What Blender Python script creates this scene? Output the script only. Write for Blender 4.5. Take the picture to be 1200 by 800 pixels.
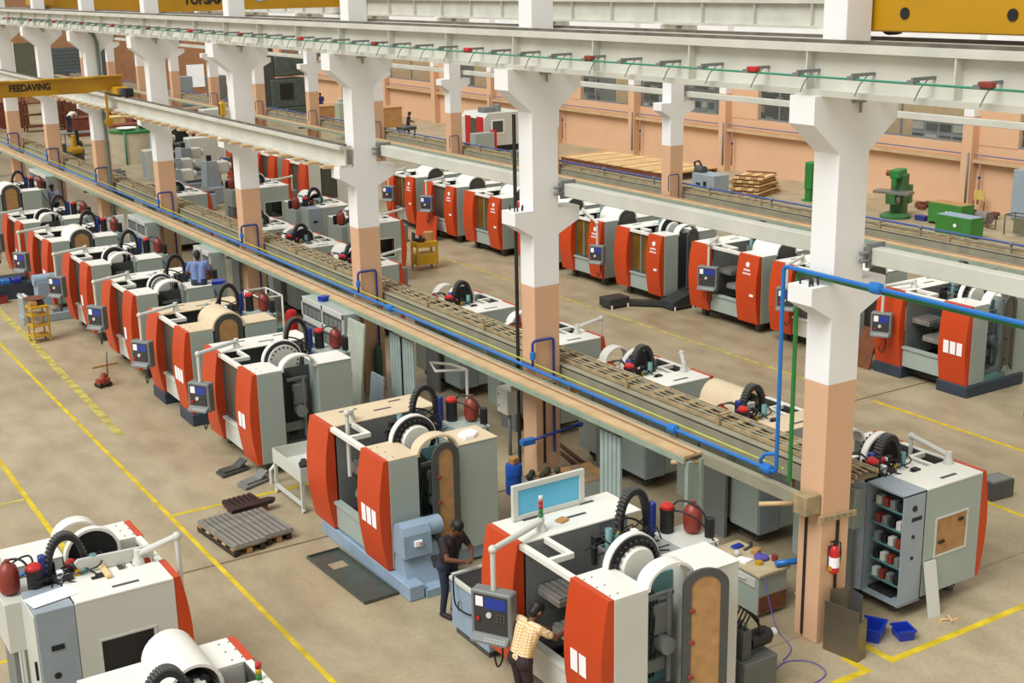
import bpy, bmesh, math, random
from mathutils import Vector, Matrix
random.seed(7)
for o in list(bpy.data.objects): bpy.data.objects.remove(o, do_unlink=True)
scene = bpy.context.scene
COL = scene.collection
PI = math.pi
# ------------------------------------------------------------------ camera
cd = bpy.data.cameras.new('camera'); cam = bpy.data.objects.new('camera', cd); COL.objects.link(cam)
cd.sensor_width = 36.0; cd.lens = 45.798; cd.clip_start = 0.1; cd.clip_end = 400
_r = Vector((0.8439218, -0.5361480, -0.0184742)); _u = Vector((0.1591135, 0.2172677, 0.9630564)); _f = Vector((0.5123269, 0.8156838, -0.2686653))
M = Matrix((( _r.x, _u.x, -_f.x, -13.01575), (_r.y, _u.y, -_f.y, -12.39862), (_r.z, _u.z, -_f.z, 9.61372), (0, 0, 0, 1)))
cam.matrix_world = M
scene.camera = cam
# ------------------------------------------------------------------ light: overcast daylight through the roof lights
w = bpy.data.worlds.new('daylight'); scene.world = w; w.use_nodes = True
bg = w.node_tree.nodes['Background']; bg.inputs[0].default_value = (1.0, 0.95, 0.86, 1); bg.inputs[1].default_value = 0.68
sd = bpy.data.lights.new('roof_daylight', 'SUN'); sd.energy = 2.7; sd.angle = math.radians(34); sd.color = (0.97, 0.98, 1.0)
sun = bpy.data.objects.new('roof_daylight', sd); COL.objects.link(sun)
sun.rotation_euler = Vector((0.78, 0.16, -1.0)).to_track_quat('-Z', 'Y').to_euler()
vs = scene.view_settings
vs.view_transform = 'Standard'; vs.look = 'None'; vs.gamma = 1.0; vs.use_curve_mapping = False; vs.exposure = 0.14
# ------------------------------------------------------------------ materials
def lin(c):
    c = c / 255.0
    return c / 12.92 if c <= 0.04045 else ((c + 0.055) / 1.055) ** 2.4
MATS = {}
def mat(name, rgb, rough=0.5, metal=0.0, var=0.08, scale=3.0, bump=0.0, rgb2=None, alpha=None, coat=0.0):
    if name in MATS: return MATS[name]
    m = bpy.data.materials.new(name); m.use_nodes = True; nt = m.node_tree; N = nt.nodes; L = nt.links
    b = N['Principled BSDF']; b.inputs['Roughness'].default_value = rough; b.inputs['Metallic'].default_value = metal
    c = [lin(v) for v in rgb]
    tc = N.new('ShaderNodeTexCoord'); no = N.new('ShaderNodeTexNoise'); no.inputs['Scale'].default_value = scale; no.inputs['Detail'].default_value = 5
    L.new(tc.outputs['Object'], no.inputs['Vector'])
    cr = N.new('ShaderNodeValToRGB'); e = cr.color_ramp.elements
    e[0].position = 0.3; e[1].position = 0.7
    c2 = [lin(v) for v in rgb2] if rgb2 else [v * (1 - var * 2) for v in c]
    e[0].color = (*c2, 1); e[1].color = (*[min(1, v * (1 + var * 0.4)) for v in c], 1)
    L.new(no.outputs['Fac'], cr.inputs['Fac']); L.new(cr.outputs['Color'], b.inputs['Base Color'])
    if coat: b.inputs['Coat Weight'].default_value = coat
    if bump:
        bp = N.new('ShaderNodeBump'); bp.inputs['Strength'].default_value = bump; bp.inputs['Distance'].default_value = 0.02
        n2 = N.new('ShaderNodeTexNoise'); n2.inputs['Scale'].default_value = scale * 8; L.new(tc.outputs['Object'], n2.inputs['Vector'])
        L.new(n2.outputs['Fac'], bp.inputs['Height']); L.new(bp.outputs['Normal'], b.inputs['Normal'])
    if alpha is not None:
        b.inputs['Alpha'].default_value = alpha
    MATS[name] = m; return m
def glow(name, rgb, s):
    m = mat(name, rgb, 0.3); b = m.node_tree.nodes['Principled BSDF']
    b.inputs['Emission Color'].default_value = (*[lin(v) for v in rgb], 1); b.inputs['Emission Strength'].default_value = s
    return m
ORANGE = mat('orange_paint', (197, 67, 20), 0.45, var=0.05, scale=1.2)
GREY = mat('grey_green_paint', (160, 172, 164), 0.45, var=0.04, scale=1.0)
LGREY = mat('light_grey_paint', (203, 205, 196), 0.45, var=0.03, scale=1.0)
WHITE = mat('white_enamel', (232, 231, 222), 0.4, var=0.04, scale=2.0)
CREAM = mat('cream_film', (214, 196, 164), 0.6, var=0.04, scale=2.0)
DGREY = mat('dark_grey_paint', (74, 76, 74), 0.5, var=0.1)
MGREY = mat('medium_grey_paint', (120, 124, 122), 0.5, var=0.06)
BGREY = mat('blue_grey_paint', (150, 162, 170), 0.45, var=0.05)
LBLUE = mat('pale_blue_paint', (142, 164, 184), 0.45, var=0.06)
TEAL = mat('teal_paint', (92, 138, 138), 0.45, var=0.08)
NAVY = mat('navy_steel', (50, 62, 78), 0.5, var=0.1)
BLACK = mat('black_rubber', (26, 26, 28), 0.55, var=0.15)
CHARCOAL = mat('dark_interior', (46, 44, 42), 0.7, var=0.2)  # even near-black tone for chip trays, beds and scrap
STEEL = mat('machined_steel', (150, 148, 142), 0.35, 0.6, var=0.12, scale=6)
STAIN = mat('brushed_sheet', (128, 120, 104), 0.32, 0.7, var=0.08, scale=2)
TSTEEL = mat('table_steel', (150, 148, 140), 0.4, 0.4, var=0.15, scale=5)
BROWNST = mat('oiled_steel', (62, 50, 48), 0.45, 0.4, var=0.2, scale=5)
RED = mat('red_paint', (190, 34, 34), 0.35, var=0.06)
DRED = mat('oxide_red_paint', (136, 52, 40), 0.4, var=0.08)
BLUE = mat('blue_plastic', (24, 52, 160), 0.35, var=0.06)
PBLUE = mat('blue_pipe_paint', (32, 112, 190), 0.35, var=0.05)
DBLUE = mat('dark_blue_paint', (42, 58, 130), 0.4, var=0.08)
GREEN = mat('green_paint', (42, 124, 56), 0.4, var=0.08)
MGREEN = mat('machine_green', (58, 108, 62), 0.45, var=0.1, scale=2)
CGREEN = mat('conductor_green', (56, 140, 112), 0.4)
YGREEN = mat('yellow_green_pipe', (184, 194, 84), 0.4)
YELLOW = mat('crane_yellow', (190, 142, 2), 0.38, var=0.06, scale=0.8)
CARTY = mat('cart_yellow', (200, 156, 24), 0.45, var=0.1)
WOOD = mat('plywood', (176, 134, 84), 0.7, var=0.12, scale=6)
PINE = mat('pale_pine', (226, 192, 138), 0.7, var=0.15, scale=4)
DWOOD = mat('dark_wood', (122, 72, 44), 0.7, var=0.2, scale=4)
CARD = mat('cardboard', (188, 142, 88), 0.8, var=0.1)
PEACH = mat('peach_wall_paint', (215, 173, 137), 0.7, var=0.03, scale=0.7, bump=0.05)
CWHITE = mat('white_wall_paint', (238, 238, 236), 0.65, var=0.03, scale=0.8, bump=0.05)
BEAM = mat('beam_paint', (206, 206, 194), 0.5, var=0.07, scale=1.5)
RAIL = mat('rail_steel', (112, 104, 94), 0.6, 0.2, var=0.2)
TRAY = mat('dusty_tray_board', (200, 170, 128), 0.75, var=0.1, scale=2.5)
TRAY2 = mat('dusty_grey_channel', (150, 146, 124), 0.7, var=0.1, scale=2.5)
LADDER = mat('dusty_ladder_steel', (172, 152, 114), 0.7, var=0.18, scale=4)
GLASS = mat('smoked_glass', (82, 80, 70), 0.3, 0.0, var=0.05)
AGLASS = mat('amber_glass', (120, 88, 30), 0.15, 0.0, var=0.2, scale=2)
PAPER = mat('paper', (244, 244, 246), 0.8, var=0.01)
SCREEN = glow('lit_screen', (40, 56, 130), 0.3)
FILM = mat('blue_film', (96, 186, 222), 0.3, var=0.05, scale=2)
PANELK = mat('control_face', (58, 58, 58), 0.5, var=0.1)
WALLG = mat('grey_wall_paint', (176, 182, 176), 0.7, var=0.04)
SHUT = mat('roller_shutter_paint', (92, 102, 106), 0.5, var=0.08)
CLINE = mat('cable_black', (20, 20, 22), 0.5)
SKIN = mat('brown_skin', (104, 66, 46), 0.55, var=0.06)
HAIR = mat('black_hair', (18, 16, 16), 0.5)
def floor_mat():
    m = bpy.data.materials.new('polished_concrete'); m.use_nodes = True; nt = m.node_tree; N = nt.nodes; L = nt.links
    b = N['Principled BSDF']; tc = N.new('ShaderNodeTexCoord')
    def noise(s, d, sc=None):
        n = N.new('ShaderNodeTexNoise'); n.inputs['Scale'].default_value = s; n.inputs['Detail'].default_value = d
        if sc:
            mp = N.new('ShaderNodeMapping'); mp.inputs['Scale'].default_value = sc; L.new(tc.outputs['Object'], mp.inputs['Vector']); L.new(mp.outputs['Vector'], n.inputs['Vector'])
        else: L.new(tc.outputs['Object'], n.inputs['Vector'])
        return n
    n1 = noise(0.22, 6); n2 = noise(1.6, 8, (1, .55, 1)); n3 = noise(14, 4)
    r1 = N.new('ShaderNodeValToRGB'); e = r1.color_ramp.elements
    e[0].position = .32; e[1].position = .68
    e[0].color = (lin(163), lin(148), lin(118), 1); e[1].color = (lin(181), lin(168), lin(139), 1)
    r2 = N.new('ShaderNodeValToRGB'); e = r2.color_ramp.elements
    e[0].position = .3; e[1].position = .62; e[0].color = (.74, .72, .68, 1); e[1].color = (1, 1, 1, 1)
    r3 = N.new('ShaderNodeValToRGB'); e = r3.color_ramp.elements
    e[0].position = .35; e[1].position = .6; e[0].color = (.9, .9, .9, 1); e[1].color = (1, 1, 1, 1)
    L.new(n1.outputs['Fac'], r1.inputs['Fac']); L.new(n2.outputs['Fac'], r2.inputs['Fac']); L.new(n3.outputs['Fac'], r3.inputs['Fac'])
    def mul(a, c):
        x = N.new('ShaderNodeMixRGB'); x.blend_type = 'MULTIPLY'; x.inputs[0].default_value = 1
        L.new(a, x.inputs[1]); L.new(c, x.inputs[2]); return x.outputs[0]
    L.new(mul(mul(r1.outputs[0], r2.outputs[0]), r3.outputs[0]), b.inputs['Base Color'])
    rr = N.new('ShaderNodeMapRange'); rr.inputs[3].default_value = .38; rr.inputs[4].default_value = .6
    L.new(n2.outputs['Fac'], rr.inputs[0]); L.new(rr.outputs[0], b.inputs['Roughness'])
    return m
FLOOR = floor_mat()
YLINE = mat('floor_line_yellow', (216, 190, 34), 0.6, var=0.18, scale=3)
YLINE2 = mat('worn_line_yellow', (196, 184, 96), 0.6, var=0.25, scale=3)
# ------------------------------------------------------------------ mesh helpers
class MB:
    def __init__(s): s.v = []; s.f = []; s.sm = []
    def _add(s, vs, fs, smooth=False):
        k = len(s.v); s.v += [tuple(p) for p in vs]
        for f in fs: s.f.append([i + k for i in f]); s.sm.append(smooth)
        return s
    def box(s, x0, x1, y0, y1, z0, z1):
        vs = [(x, y, z) for x in (x0, x1) for y in (y0, y1) for z in (z0, z1)]
        return s._add(vs, [(0, 1, 3, 2), (4, 6, 7, 5), (0, 4, 5, 1), (2, 3, 7, 6), (0, 2, 6, 4), (1, 5, 7, 3)])
    def cbox(s, x0, x1, y0, y1, z0, z1, c=0.012):
        # chamfered box: 24 verts
        vs = []; idx = {}
        X = (x0, x1); Y = (y0, y1); Z = (z0, z1); sg = (1, -1)
        for i in (0, 1):
            for j in (0, 1):
                for k in (0, 1):
                    for a in range(3):
                        p = [X[i] + sg[i] * c, Y[j] + sg[j] * c, Z[k] + sg[k] * c]
                        p[a] = (X[i], Y[j], Z[k])[a]
                        idx[i, j, k, a] = len(vs); vs.append(p)
        fs = []
        for a in range(3):
            for side in (0, 1):
                q = []
                for (m, n) in ((0, 0), (0, 1), (1, 1), (1, 0)):
                    t = [0, 0, 0]; t[a] = side; t[(a + 1) % 3] = m; t[(a + 2) % 3] = n
                    q.append(idx[(*t, a)])
                fs.append(q if side == 0 else q[::-1])
        for a in range(3):
            b, d = (a + 1) % 3, (a + 2) % 3
            for m in (0, 1):
                for n in (0, 1):
                    t0 = [0, 0, 0]; t0[b] = m; t0[d] = n; t1 = list(t0); t1[a] = 1
                    fs.append([idx[(*t0, b)], idx[(*t1, b)], idx[(*t1, d)], idx[(*t0, d)]])
        for i in (0, 1):
            for j in (0, 1):
                for k in (0, 1): fs.append([idx[i, j, k, 0], idx[i, j, k, 1], idx[i, j, k, 2]])
        return s._add(vs, fs)
    def prism(s, pts, axis, a0, a1, smooth=False):
        # pts 2D polygon in the plane normal to axis; axis 'x': (y,z), 'y': (x,z), 'z': (x,y)
        def P(p, a): return {'x': (a, p[0], p[1]), 'y': (p[0], a, p[1]), 'z': (p[0], p[1], a)}[axis]
        n = len(pts); vs = [P(p, a0) for p in pts] + [P(p, a1) for p in pts]
        s._add(vs, [list(range(n))[::-1], list(range(n, 2 * n))])
        return s._add(vs, [(i, (i + 1) % n, n + (i + 1) % n, n + i) for i in range(n)], smooth)
    def cyl(s, p0, p1, r0, r1=None, n=14, cap=True):
        r1 = r0 if r1 is None else r1
        p0 = Vector(p0); p1 = Vector(p1); d = (p1 - p0).normalized(); a = d.orthogonal().normalized(); b = d.cross(a)
        vs = []
        for p, r in ((p0, r0), (p1, r1)):
            for i in range(n):
                t = 2 * PI * i / n; vs.append(p + (a * math.cos(t) + b * math.sin(t)) * r)
        s._add(vs, [(i, (i + 1) % n, n + (i + 1) % n, n + i) for i in range(n)], True)
        if cap: s._add(vs, [list(range(n))[::-1], list(range(n, 2 * n))])
        return s
    def tube(s, pts, r, n=8):
        pts = [Vector(p) for p in pts]; rings = []
        ref = None; vs = []
        for i, p in enumerate(pts):
            d = (pts[min(i + 1, len(pts) - 1)] - pts[max(i - 1, 0)]).normalized()
            if ref is None: ref = d.orthogonal().normalized()
            ref = (ref - d * ref.dot(d))
            ref = ref.normalized() if ref.length > 1e-5 else d.orthogonal().normalized()
            b = d.cross(ref)
            for k in range(n):
                t = 2 * PI * k / n; vs.append(p + (ref * math.cos(t) + b * math.sin(t)) * r)
        fs = []
        for i in range(len(pts) - 1):
            for k in range(n): fs.append((i * n + k, i * n + (k + 1) % n, (i + 1) * n + (k + 1) % n, (i + 1) * n + k))
        s._add(vs, fs, True)
        m = len(pts) - 1
        return s._add(vs, [list(range(n))[::-1], [m * n + k for k in range(n)]])
    def lathe(s, prof, c, axis='z', n=18, cap=True):
        # prof: (radius, height) list along the axis from centre c
        vs = []
        for r, h in prof:
            for i in range(n):
                t = 2 * PI * i / n; u, v = r * math.cos(t), r * math.sin(t)
                vs.append({'z': (c[0] + u, c[1] + v, c[2] + h), 'y': (c[0] + u, c[1] + h, c[2] + v), 'x': (c[0] + h, c[1] + u, c[2] + v)}[axis])
        fs = []
        for j in range(len(prof) - 1):
            for i in range(n): fs.append((j * n + i, j * n + (i + 1) % n, (j + 1) * n + (i + 1) % n, (j + 1) * n + i))
        s._add(vs, fs, True)
        m = len(prof) - 1
        if not cap: return s
        return s._add(vs, [list(range(n))[::-1], [m * n + i for i in range(n)]])
    def ball(s, c, r, n=10, m=6, sz=1.0):
        return s.lathe([(max(1e-3, r * math.sin(PI * j / m)), -r * sz * math.cos(PI * j / m)) for j in range(m + 1)], c, 'z', n)
    def rot(s, ang, cx=0, cy=0, k0=0):
        c, q = math.cos(ang), math.sin(ang)
        for i in range(k0, len(s.v)):
            x, y, z = s.v[i]; x -= cx; y -= cy; s.v[i] = (cx + x * c - y * q, cy + x * q + y * c, z)
        return s
    def mesh(s, name, m):
        me = bpy.data.meshes.new(name); me.from_pydata(s.v, [], s.f)
        me.polygons.foreach_set('use_smooth', s.sm)
        me.materials.append(m)
        bm = bmesh.new(); bm.from_mesh(me); bmesh.ops.remove_doubles(bm, verts=bm.verts, dist=1e-6)
        bmesh.ops.recalc_face_normals(bm, faces=bm.faces); 
        for e in bm.edges:
            if len(e.link_faces) == 2 and e.calc_face_angle(0) > 0.6: e.smooth = False
        bm.to_mesh(me); bm.free(); me.update()
        return me
CACHE = {}
def part(name, key, fn, m, parent=None, loc=None, rotz=None, label=None, kind=None):
    """one mesh object; alike parts share mesh data through key"""
    k = (key, m.name) if key else None
    me = CACHE.get(k) if k else None
    if me is None:
        b = MB(); fn(b); me = b.mesh(name, m)
        if k: CACHE[k] = me
    o = bpy.data.objects.new(name, me); COL.objects.link(o)
    if parent is not None: o.parent = parent
    if loc is not None: o.location = loc
    if rotz is not None: o.rotation_euler = (0, 0, rotz)
    if label: o['label'] = label
    if kind: o['kind'] = kind
    return o
def tag(o, label, cat, group=None, kind=None):
    o['label'] = label; o['category'] = cat
    if group: o['group'] = group
    if kind: o['kind'] = kind
    return o
def thing(name, label, cat, loc=(0, 0, 0), rotz=0, group=None, kind=None):
    o = bpy.data.objects.new(name, None); COL.objects.link(o); o.empty_display_size = 0.2
    o.location = loc; o.rotation_euler = (0, 0, rotz)
    return tag(o, label, cat, group, kind)
def arch(x0, x1, zb, zs, rise, n=12):
    """arched outline (x,z): jambs from zb up to zs, then half ellipse of given rise"""
    c = (x0 + x1) / 2; r = (x1 - x0) / 2
    return [(x0, zb)] + [(c - r * math.cos(PI * i / n), zs + rise * math.sin(PI * i / n)) for i in range(n + 1)] + [(x1, zb)]
def text_mesh(name, s, size, m, parent, loc, rot, depth=0.004, sx=1.0):
    cu = bpy.data.curves.new(name, 'FONT'); cu.body = s; cu.size = size; cu.extrude = depth; cu.offset = size * .035; cu.align_x = 'CENTER'; cu.align_y = 'CENTER'
    t = bpy.data.objects.new(name + '_curve', cu); COL.objects.link(t)
    bpy.context.view_layer.update()
    me = bpy.data.meshes.new_from_object(t.evaluated_get(bpy.context.evaluated_depsgraph_get()))
    bpy.data.objects.remove(t, do_unlink=True)
    me.name = name; me.materials.clear(); me.materials.append(m)
    o = bpy.data.objects.new(name, me); COL.objects.link(o); o.parent = parent; o.location = loc; o.rotation_euler = rot; o.scale = (sx, 1, 1)
    return o
def smooth_path(pts, k=6):
    P = [Vector(p) for p in pts]; out = []
    for i in range(len(P) - 1):
        p0, p1, p2, p3 = P[max(i - 1, 0)], P[i], P[i + 1], P[min(i + 2, len(P) - 1)]
        for j in range(k):
            t = j / k; out.append(.5 * ((2 * p1) + (p2 - p0) * t + (2 * p0 - 5 * p1 + 4 * p2 - p3) * t * t + (3 * p1 - p0 - 3 * p2 + p3) * t ** 3))
    return out + [P[-1]]
# ================================================================== STRUCTURE
fl = part('floor', None, lambda b: b.box(-60, 60, -40, 130, -0.2, 0), FLOOR, kind='structure'); fl['label'] = 'beige concrete shop floor with yellow lane lines'
def fstrip(name, x0, x1, y0, y1, m, z=0.004):
    return part(name, None, lambda b: b.box(x0, x1, y0, y1, 0.0, z), m, fl)
def fquad(name, pts, m, z=0.004):
    return part(name, None, lambda b: b.prism(pts, 'z', 0.0, z), m, fl)
fstrip('painted_line', -6.47, -6.385, -10, 60, YLINE)
fquad('painted_line', [(-5.78, 15.3), (-5.95, 15.5), (-5.75, 24), (-5.62, 40), (-5.46, 40), (-5.55, 24)], YLINE2, 0.003)
fstrip('painted_line', -8.51, -8.41, 6.2, 40, YLINE)
fstrip('painted_line', -6.37, -3.3, 10.24, 10.34, YLINE)
fstrip('painted_line', -11, -8.5, 12.7, 12.8, YLINE2)
fstrip('painted_line', 9.3, 9.4, -6, 7.5, YLINE)
fstrip('painted_line', 9.25, 9.35, 7.8, 45, YLINE2)
fstrip('painted_line', 6.45, 6.55, -6, 2.2, YLINE)
fstrip('painted_line', 0.5, 6.45, -1.02, -0.9, YLINE)
fquad('painted_line', [(0.5, -.9), (0.62, -.9), (0.62, -0.45), (0.5, -0.45)], YLINE)
fquad('painted_line', [(-1.1, -1.02), (0.1, -1.02), (0.1, -0.9), (-1.1, -0.9)], YLINE)
fquad('painted_line', [(-0.02, -0.9), (0.1, -0.9), (0.1, -0.5), (-0.02, -0.5)], YLINE)
fstrip('painted_line', -12, -8.4, 6.3, 6.4, YLINE)
JOINT = mat('joint_filler', (112, 98, 76), 0.8, var=0.1)
for yy in (-7.3, 7.75, 37.7):
    fstrip('expansion_joint', -20, 31, yy - 0.03, yy + 0.03, JOINT, 0.002)
fstrip('expansion_joint', -20, 31, .29, .31, mat('faint_joint', (140, 126, 102), .8), 0.002)
ORD = ['first', 'second', 'third', 'fourth', 'fifth', 'sixth', 'seventh', 'eighth', 'ninth', 'tenth', 'eleventh', 'twelfth', 'thirteenth', 'fourteenth']
# ---- columns
def col_shaft(b):
    b.prism([(0, 4.02), (.56, 4.02), (.56, 4.98), (1.04, 5.22), (1.04, 5.47), (.56, 5.47), (.56, 7.26), (1.08, 7.68), (1.08, 8.05),
             (-.5, 8.05), (-.5, 7.68), (0, 7.26), (0, 5.47), (-.4, 5.47), (-.4, 5.22), (0, 4.98)], 'y', 0, .46)
def column(row, k, x, y, label):
    c = thing('column', label, 'column', (x, y, 0), 0, 'crane columns of the %s row' % row, 'structure')
    part('painted_base', 'colbase', lambda b: b.cbox(0, .56, 0, .46, 0, 4.02, .008), PEACH, c, label='peach painted lower shaft')
    part('shaft', 'colshaft', col_shaft, CWHITE, c, label='white painted shaft with corbels')
    part('upper_shaft', 'colup', lambda b: b.cbox(.03, .5, 0.02, .44, 8.05, 12.0, .008), CWHITE, c)
    part('hook_bracket', 'colhook', lambda b: (b.box(.18, .4, -.06, .0, 7.93, 7.98), b.cyl((.3, -.05, 7.95), (.3, -.05, 7.8), .02, n=8)), TRAY2, c)
    return c
A_LABELS = ['front row column nearest the camera, carrying the red fire extinguisher', 'front row column beside the blue barrel, second from the camera',
            'front row column where the grey runway beam ends, third from the camera', 'front row column beside the seated man in blue, fourth from the camera',
            'front row column fifth from the camera, left of the third', 'front row column with a grey downpipe, sixth from the camera',
            'front row column behind the yellow hoist girder, seventh from the camera', 'front row column at the left edge of the picture, eighth from the camera',
            'front row column just past the left edge, farthest of the front row']
for k in range(9):
    c = column('front', k, 0, 7.5 * k, A_LABELS[k])
    if k in (0, 1):
        for i, (dx, dy) in enumerate([(-.33, .12), (-.27, .12), (-.22, .2), (-.17, .12), (-.15, .3), (-.1, .2), (-.3, .33)]):
            part('anchor_bolt', 'abolt', lambda b: b.cyl((0, 0, 5.47), (0, 0, 5.57), .014, n=8), BROWNST, c, (dx, dy, 0))
for k in range(2, 15):
    column('rear', k, 15.21, -0.3 + 7.5 * k, '%s rear row column counted from the right, across the aisle' % ORD[k - 2])
# ---- crane beams
def beam(name, label, x, y0, y1, z0, z1, hw, stiff, arms, fl_t=.1, kind='structure'):
    o = thing(name, label, 'beam', (x, 0, 0), 0, None, kind)
    ym = (y0 + y1) / 2
    part('girder', None, lambda b: (b.box(-hw, hw, y0, y1, z1 - fl_t, z1), b.box(-hw, hw, y0, y1, z0, z0 + fl_t * .8), b.box(-.02, .02, y0, y1, z0 + fl_t * .8, z1 - fl_t)), BEAM, o)
    part('rail', None, lambda b: b.box(-.035, .035, y0, y1, z1, z1 + .045), RAIL, o)
    y = y0 + 1.1
    while stiff and y < min(y1, 62):
        part('stiffener', 'st%s%s%s' % (z0, z1, hw), lambda b: (b.box(-hw * .95, -.02, -.012, .012, z0 + fl_t * .8, z1 - fl_t), b.box(.02, hw * .95, -.012, .012, z0 + fl_t * .8, z1 - fl_t)), BEAM, o, (0, y, 0))
        y += stiff
    if arms:
        y = y0 + .6; i = 0
        while y < min(y1, 48):
            part('conductor_bracket', 'cb', lambda b: (b.box(-.42, -.02, -.02, .02, z0 + .3, z0 + .34), b.box(-.46, -.34, -.05, .05, z0 + .26, z0 + .31), b.tube([(-.1, .02, z0 + .32), (-.24, .03, z0 + .2), (-.3, .06, z0 + .05)], .008, 5)), MGREY, o, (0, y, 0))
            if i % 4 == 1: part('insulator', 'ins', lambda b: b.cbox(-.46, -.36, -.2, -.02, z0 + .28, z0 + .35), RED if i % 8 == 1 else DRED, o, (0, y, 0))
            y += .95; i += 1
        part('conductor_line', None, lambda b: b.cyl((-.4, y0, z0 + .27), (-.4, y1, z0 + .27), .016, n=6), CGREEN, o)
    return o
beam('crane_beam', 'upper crane beam with conductor brackets along the front column row', -.22, -8, 104, 8.05, 8.72, .17, 2.4, True)
beam('crane_beam', 'upper crane beam on the inner corbels of the front row', .78, -8, 104, 8.05, 8.72, .17, 0, False)
beam('crane_beam', 'upper crane beam along the rear column row', 15.0, 0, 104, 8.05, 8.85, .17, 2.4, False)
beam('crane_beam', 'upper crane beam on the far corbels of the rear row', 16.0, 0, 104, 8.05, 8.72, .17, 0, False)
lb = beam('crane_beam', 'lower runway beam with tabs on the front row corbels', -.22, 15.0, 104, 5.47, 5.97, .15, 0, False, .08)
y = 15.5
while y < 45:
    part('flange_tab', 'tab', lambda b: b.prism([(-.4, -.15), (-.13, -.2), (-.13, .2), (-.4, .1)], 'z', 5.44, 5.5), TRAY, lb, (0, y, 0)); y += .85
def runway(x, y0, y1, label, z0=5.68, z1=5.92):
    o = thing('runway_beam', label, 'beam', (x, 0, 0), 0, None, 'structure')
    part('box_section', None, lambda b: b.cbox(-.1, .1, y0, y1, z0, z1, .01), BEAM, o)
    y = y0 + 7.5 - (y0 % 7.5)
    while y < y1 + 1:
        part('clamp', 'rclamp', lambda b: (b.box(-.16, .16, -.08, -.02, 5.64, 5.98), b.cyl((-.3, -.06, 5.75), (-.1, -.06, 5.75), .03, n=8), b.cyl((-.3, -.06, 5.86), (-.1, -.06, 5.86), .03, n=8)), MGREY, o, (0, min(y, y1), 0)); y += 7.5
runway(.74, -9, 15.1, 'light grey box section runway beam behind the front columns')
runway(16.0, 0, 100, 'light grey runway beam behind the rear column row', 5.62, 5.8)
# ---- service trays
def service_tray(x, y0, y1, label, ypipe, front0):
    o = thing('service_tray', label, 'cable tray', (x, 0, 0), 0, None, 'structure')
    part('front_board', None, lambda b: (b.box(-.66, -.3, front0, y1, 2.36, 2.4), b.box(-.66, -.63, front0, y1, 2.28, 2.36)), TRAY, o)
    part('board_lip', None, lambda b: b.box(-.675, -.66, front0, y1, 2.27, 2.37), mat('green_grey_lip', (150, 166, 146), .7), o)
    part('front_channel', None, lambda b: (b.box(-.3, -.1, y0, y1, 2.2, 2.34), b.box(-.3, -.27, y0, y1, 2.34, 2.38)), TRAY2, o)
    part('batten', None, lambda b: b.box(-.44, -.41, front0, y1, 2.4, 2.42), mat('dusty_batten', (150, 116, 88), .8), o)
    part('rear_channel', None, lambda b: (b.box(.6, .66, y0, y1, 2.1, 2.38), b.box(.6, .75, y0, y1, 2.36, 2.4)), TRAY2, o)
    part('ladder_rail', None, lambda b: b.box(.77, .8, y0, y1, 2.4, 2.47), LADDER, o)
    part('ladder_rail', None, lambda b: b.box(1.22, 1.25, y0, y1, 2.4, 2.47), LADDER, o)
    y = y0 + .3; n = 0
    while y < min(y1, y0 + 26):
        part('rung', 'rung', lambda b: b.box(.8, 1.22, -.07, .07, 2.43, 2.46), LADDER, o, (0, y, 0)); y += .42; n += 1
    def far(b):
        yy = y0 + 26.3
        while yy < min(y1, y0 + 70): b.box(.8, 1.22, yy - .05, yy + .05, 2.41, 2.45); yy += .42
    part('rung_gap_shade', None, lambda b: b.box(.78, 1.24, y0, y1, 2.36, 2.38), mat('tray_shadow_steel', (112, 98, 72), .8), o)  # added sheet in a darkened ladder tone, paints shade into the rung gaps
    part('far_rungs', None, far, LADDER, o, kind='stuff')
    for i, (cx, r) in enumerate([(.87, .018), (.98, .014), (1.12, .018)]):
        part('cable', None, lambda b: b.tube([(cx + .03 * math.sin(j * 1.7 + i), y0 + j * (min(y1, 75) - y0) / 60, 2.47 + .01 * math.cos(j * 2.1 + i)) for j in range(61)], r, 6), LADDER if i % 2 else TRAY2, o)
    y = y0 + .5
    while y < min(y1, 60):
        part('hold_down', 'hold', lambda b: (b.box(.7, .75, -.03, .03, 2.38, 2.6), b.box(.7, 1.0, -.03, .03, 2.57, 2.6)), LADDER, o, (0, y, 0)); y += 2.5
    part('support_arms', 'arms%s' % y0, lambda b: [b.box(-.64, 1.28, 7.5 * k - .12, 7.5 * k - .04, 2.12, 2.2) for k in range(math.ceil(y0 / 7.5), 14)], TRAY2, o)
    return o
ta = service_tray(0, 0.1, 104, 'dusty beige service tray along the front column row', None, 2.3)
tb = service_tray(15.21, 3, 104, 'dusty beige service tray along the rear column row', None, 3)
def pipe(name, pts, r, m, label, cat='pipe', parts=None, bend=.08):
    # rounded corners
    P = [Vector(p) for p in pts]; out = [P[0]]
    for i in range(1, len(P) - 1):
        a = (P[i - 1] - P[i]); c = (P[i + 1] - P[i]); d = min(bend, a.length * .45, c.length * .45)
        a.normalize(); c.normalize()
        for t in (0, .25, .5, .75, 1):
            p0 = P[i] + a * d; p2 = P[i] + c * d
            out.append(p0 * (1 - t) ** 2 + P[i] * 2 * t * (1 - t) + p2 * t * t)
    out.append(P[-1])
    o = part(name, None, lambda b: b.tube(out, r, 8), m)
    return tag(o, label, cat)
bp = pipe('air_pipe', [(-.16, 104, 2.5), (-.16, .8, 2.5), (-.16, .8, 5.62), (-.16, -9, 5.62)], .031, PBLUE, 'blue air pipe along the front tray rising beside the nearest column')
pipe('water_pipe', [(-.07, 104, 2.56), (-.07, .72, 2.56)], .014, YGREEN, 'thin yellow green pipe running beside the blue one on the tray')
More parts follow.
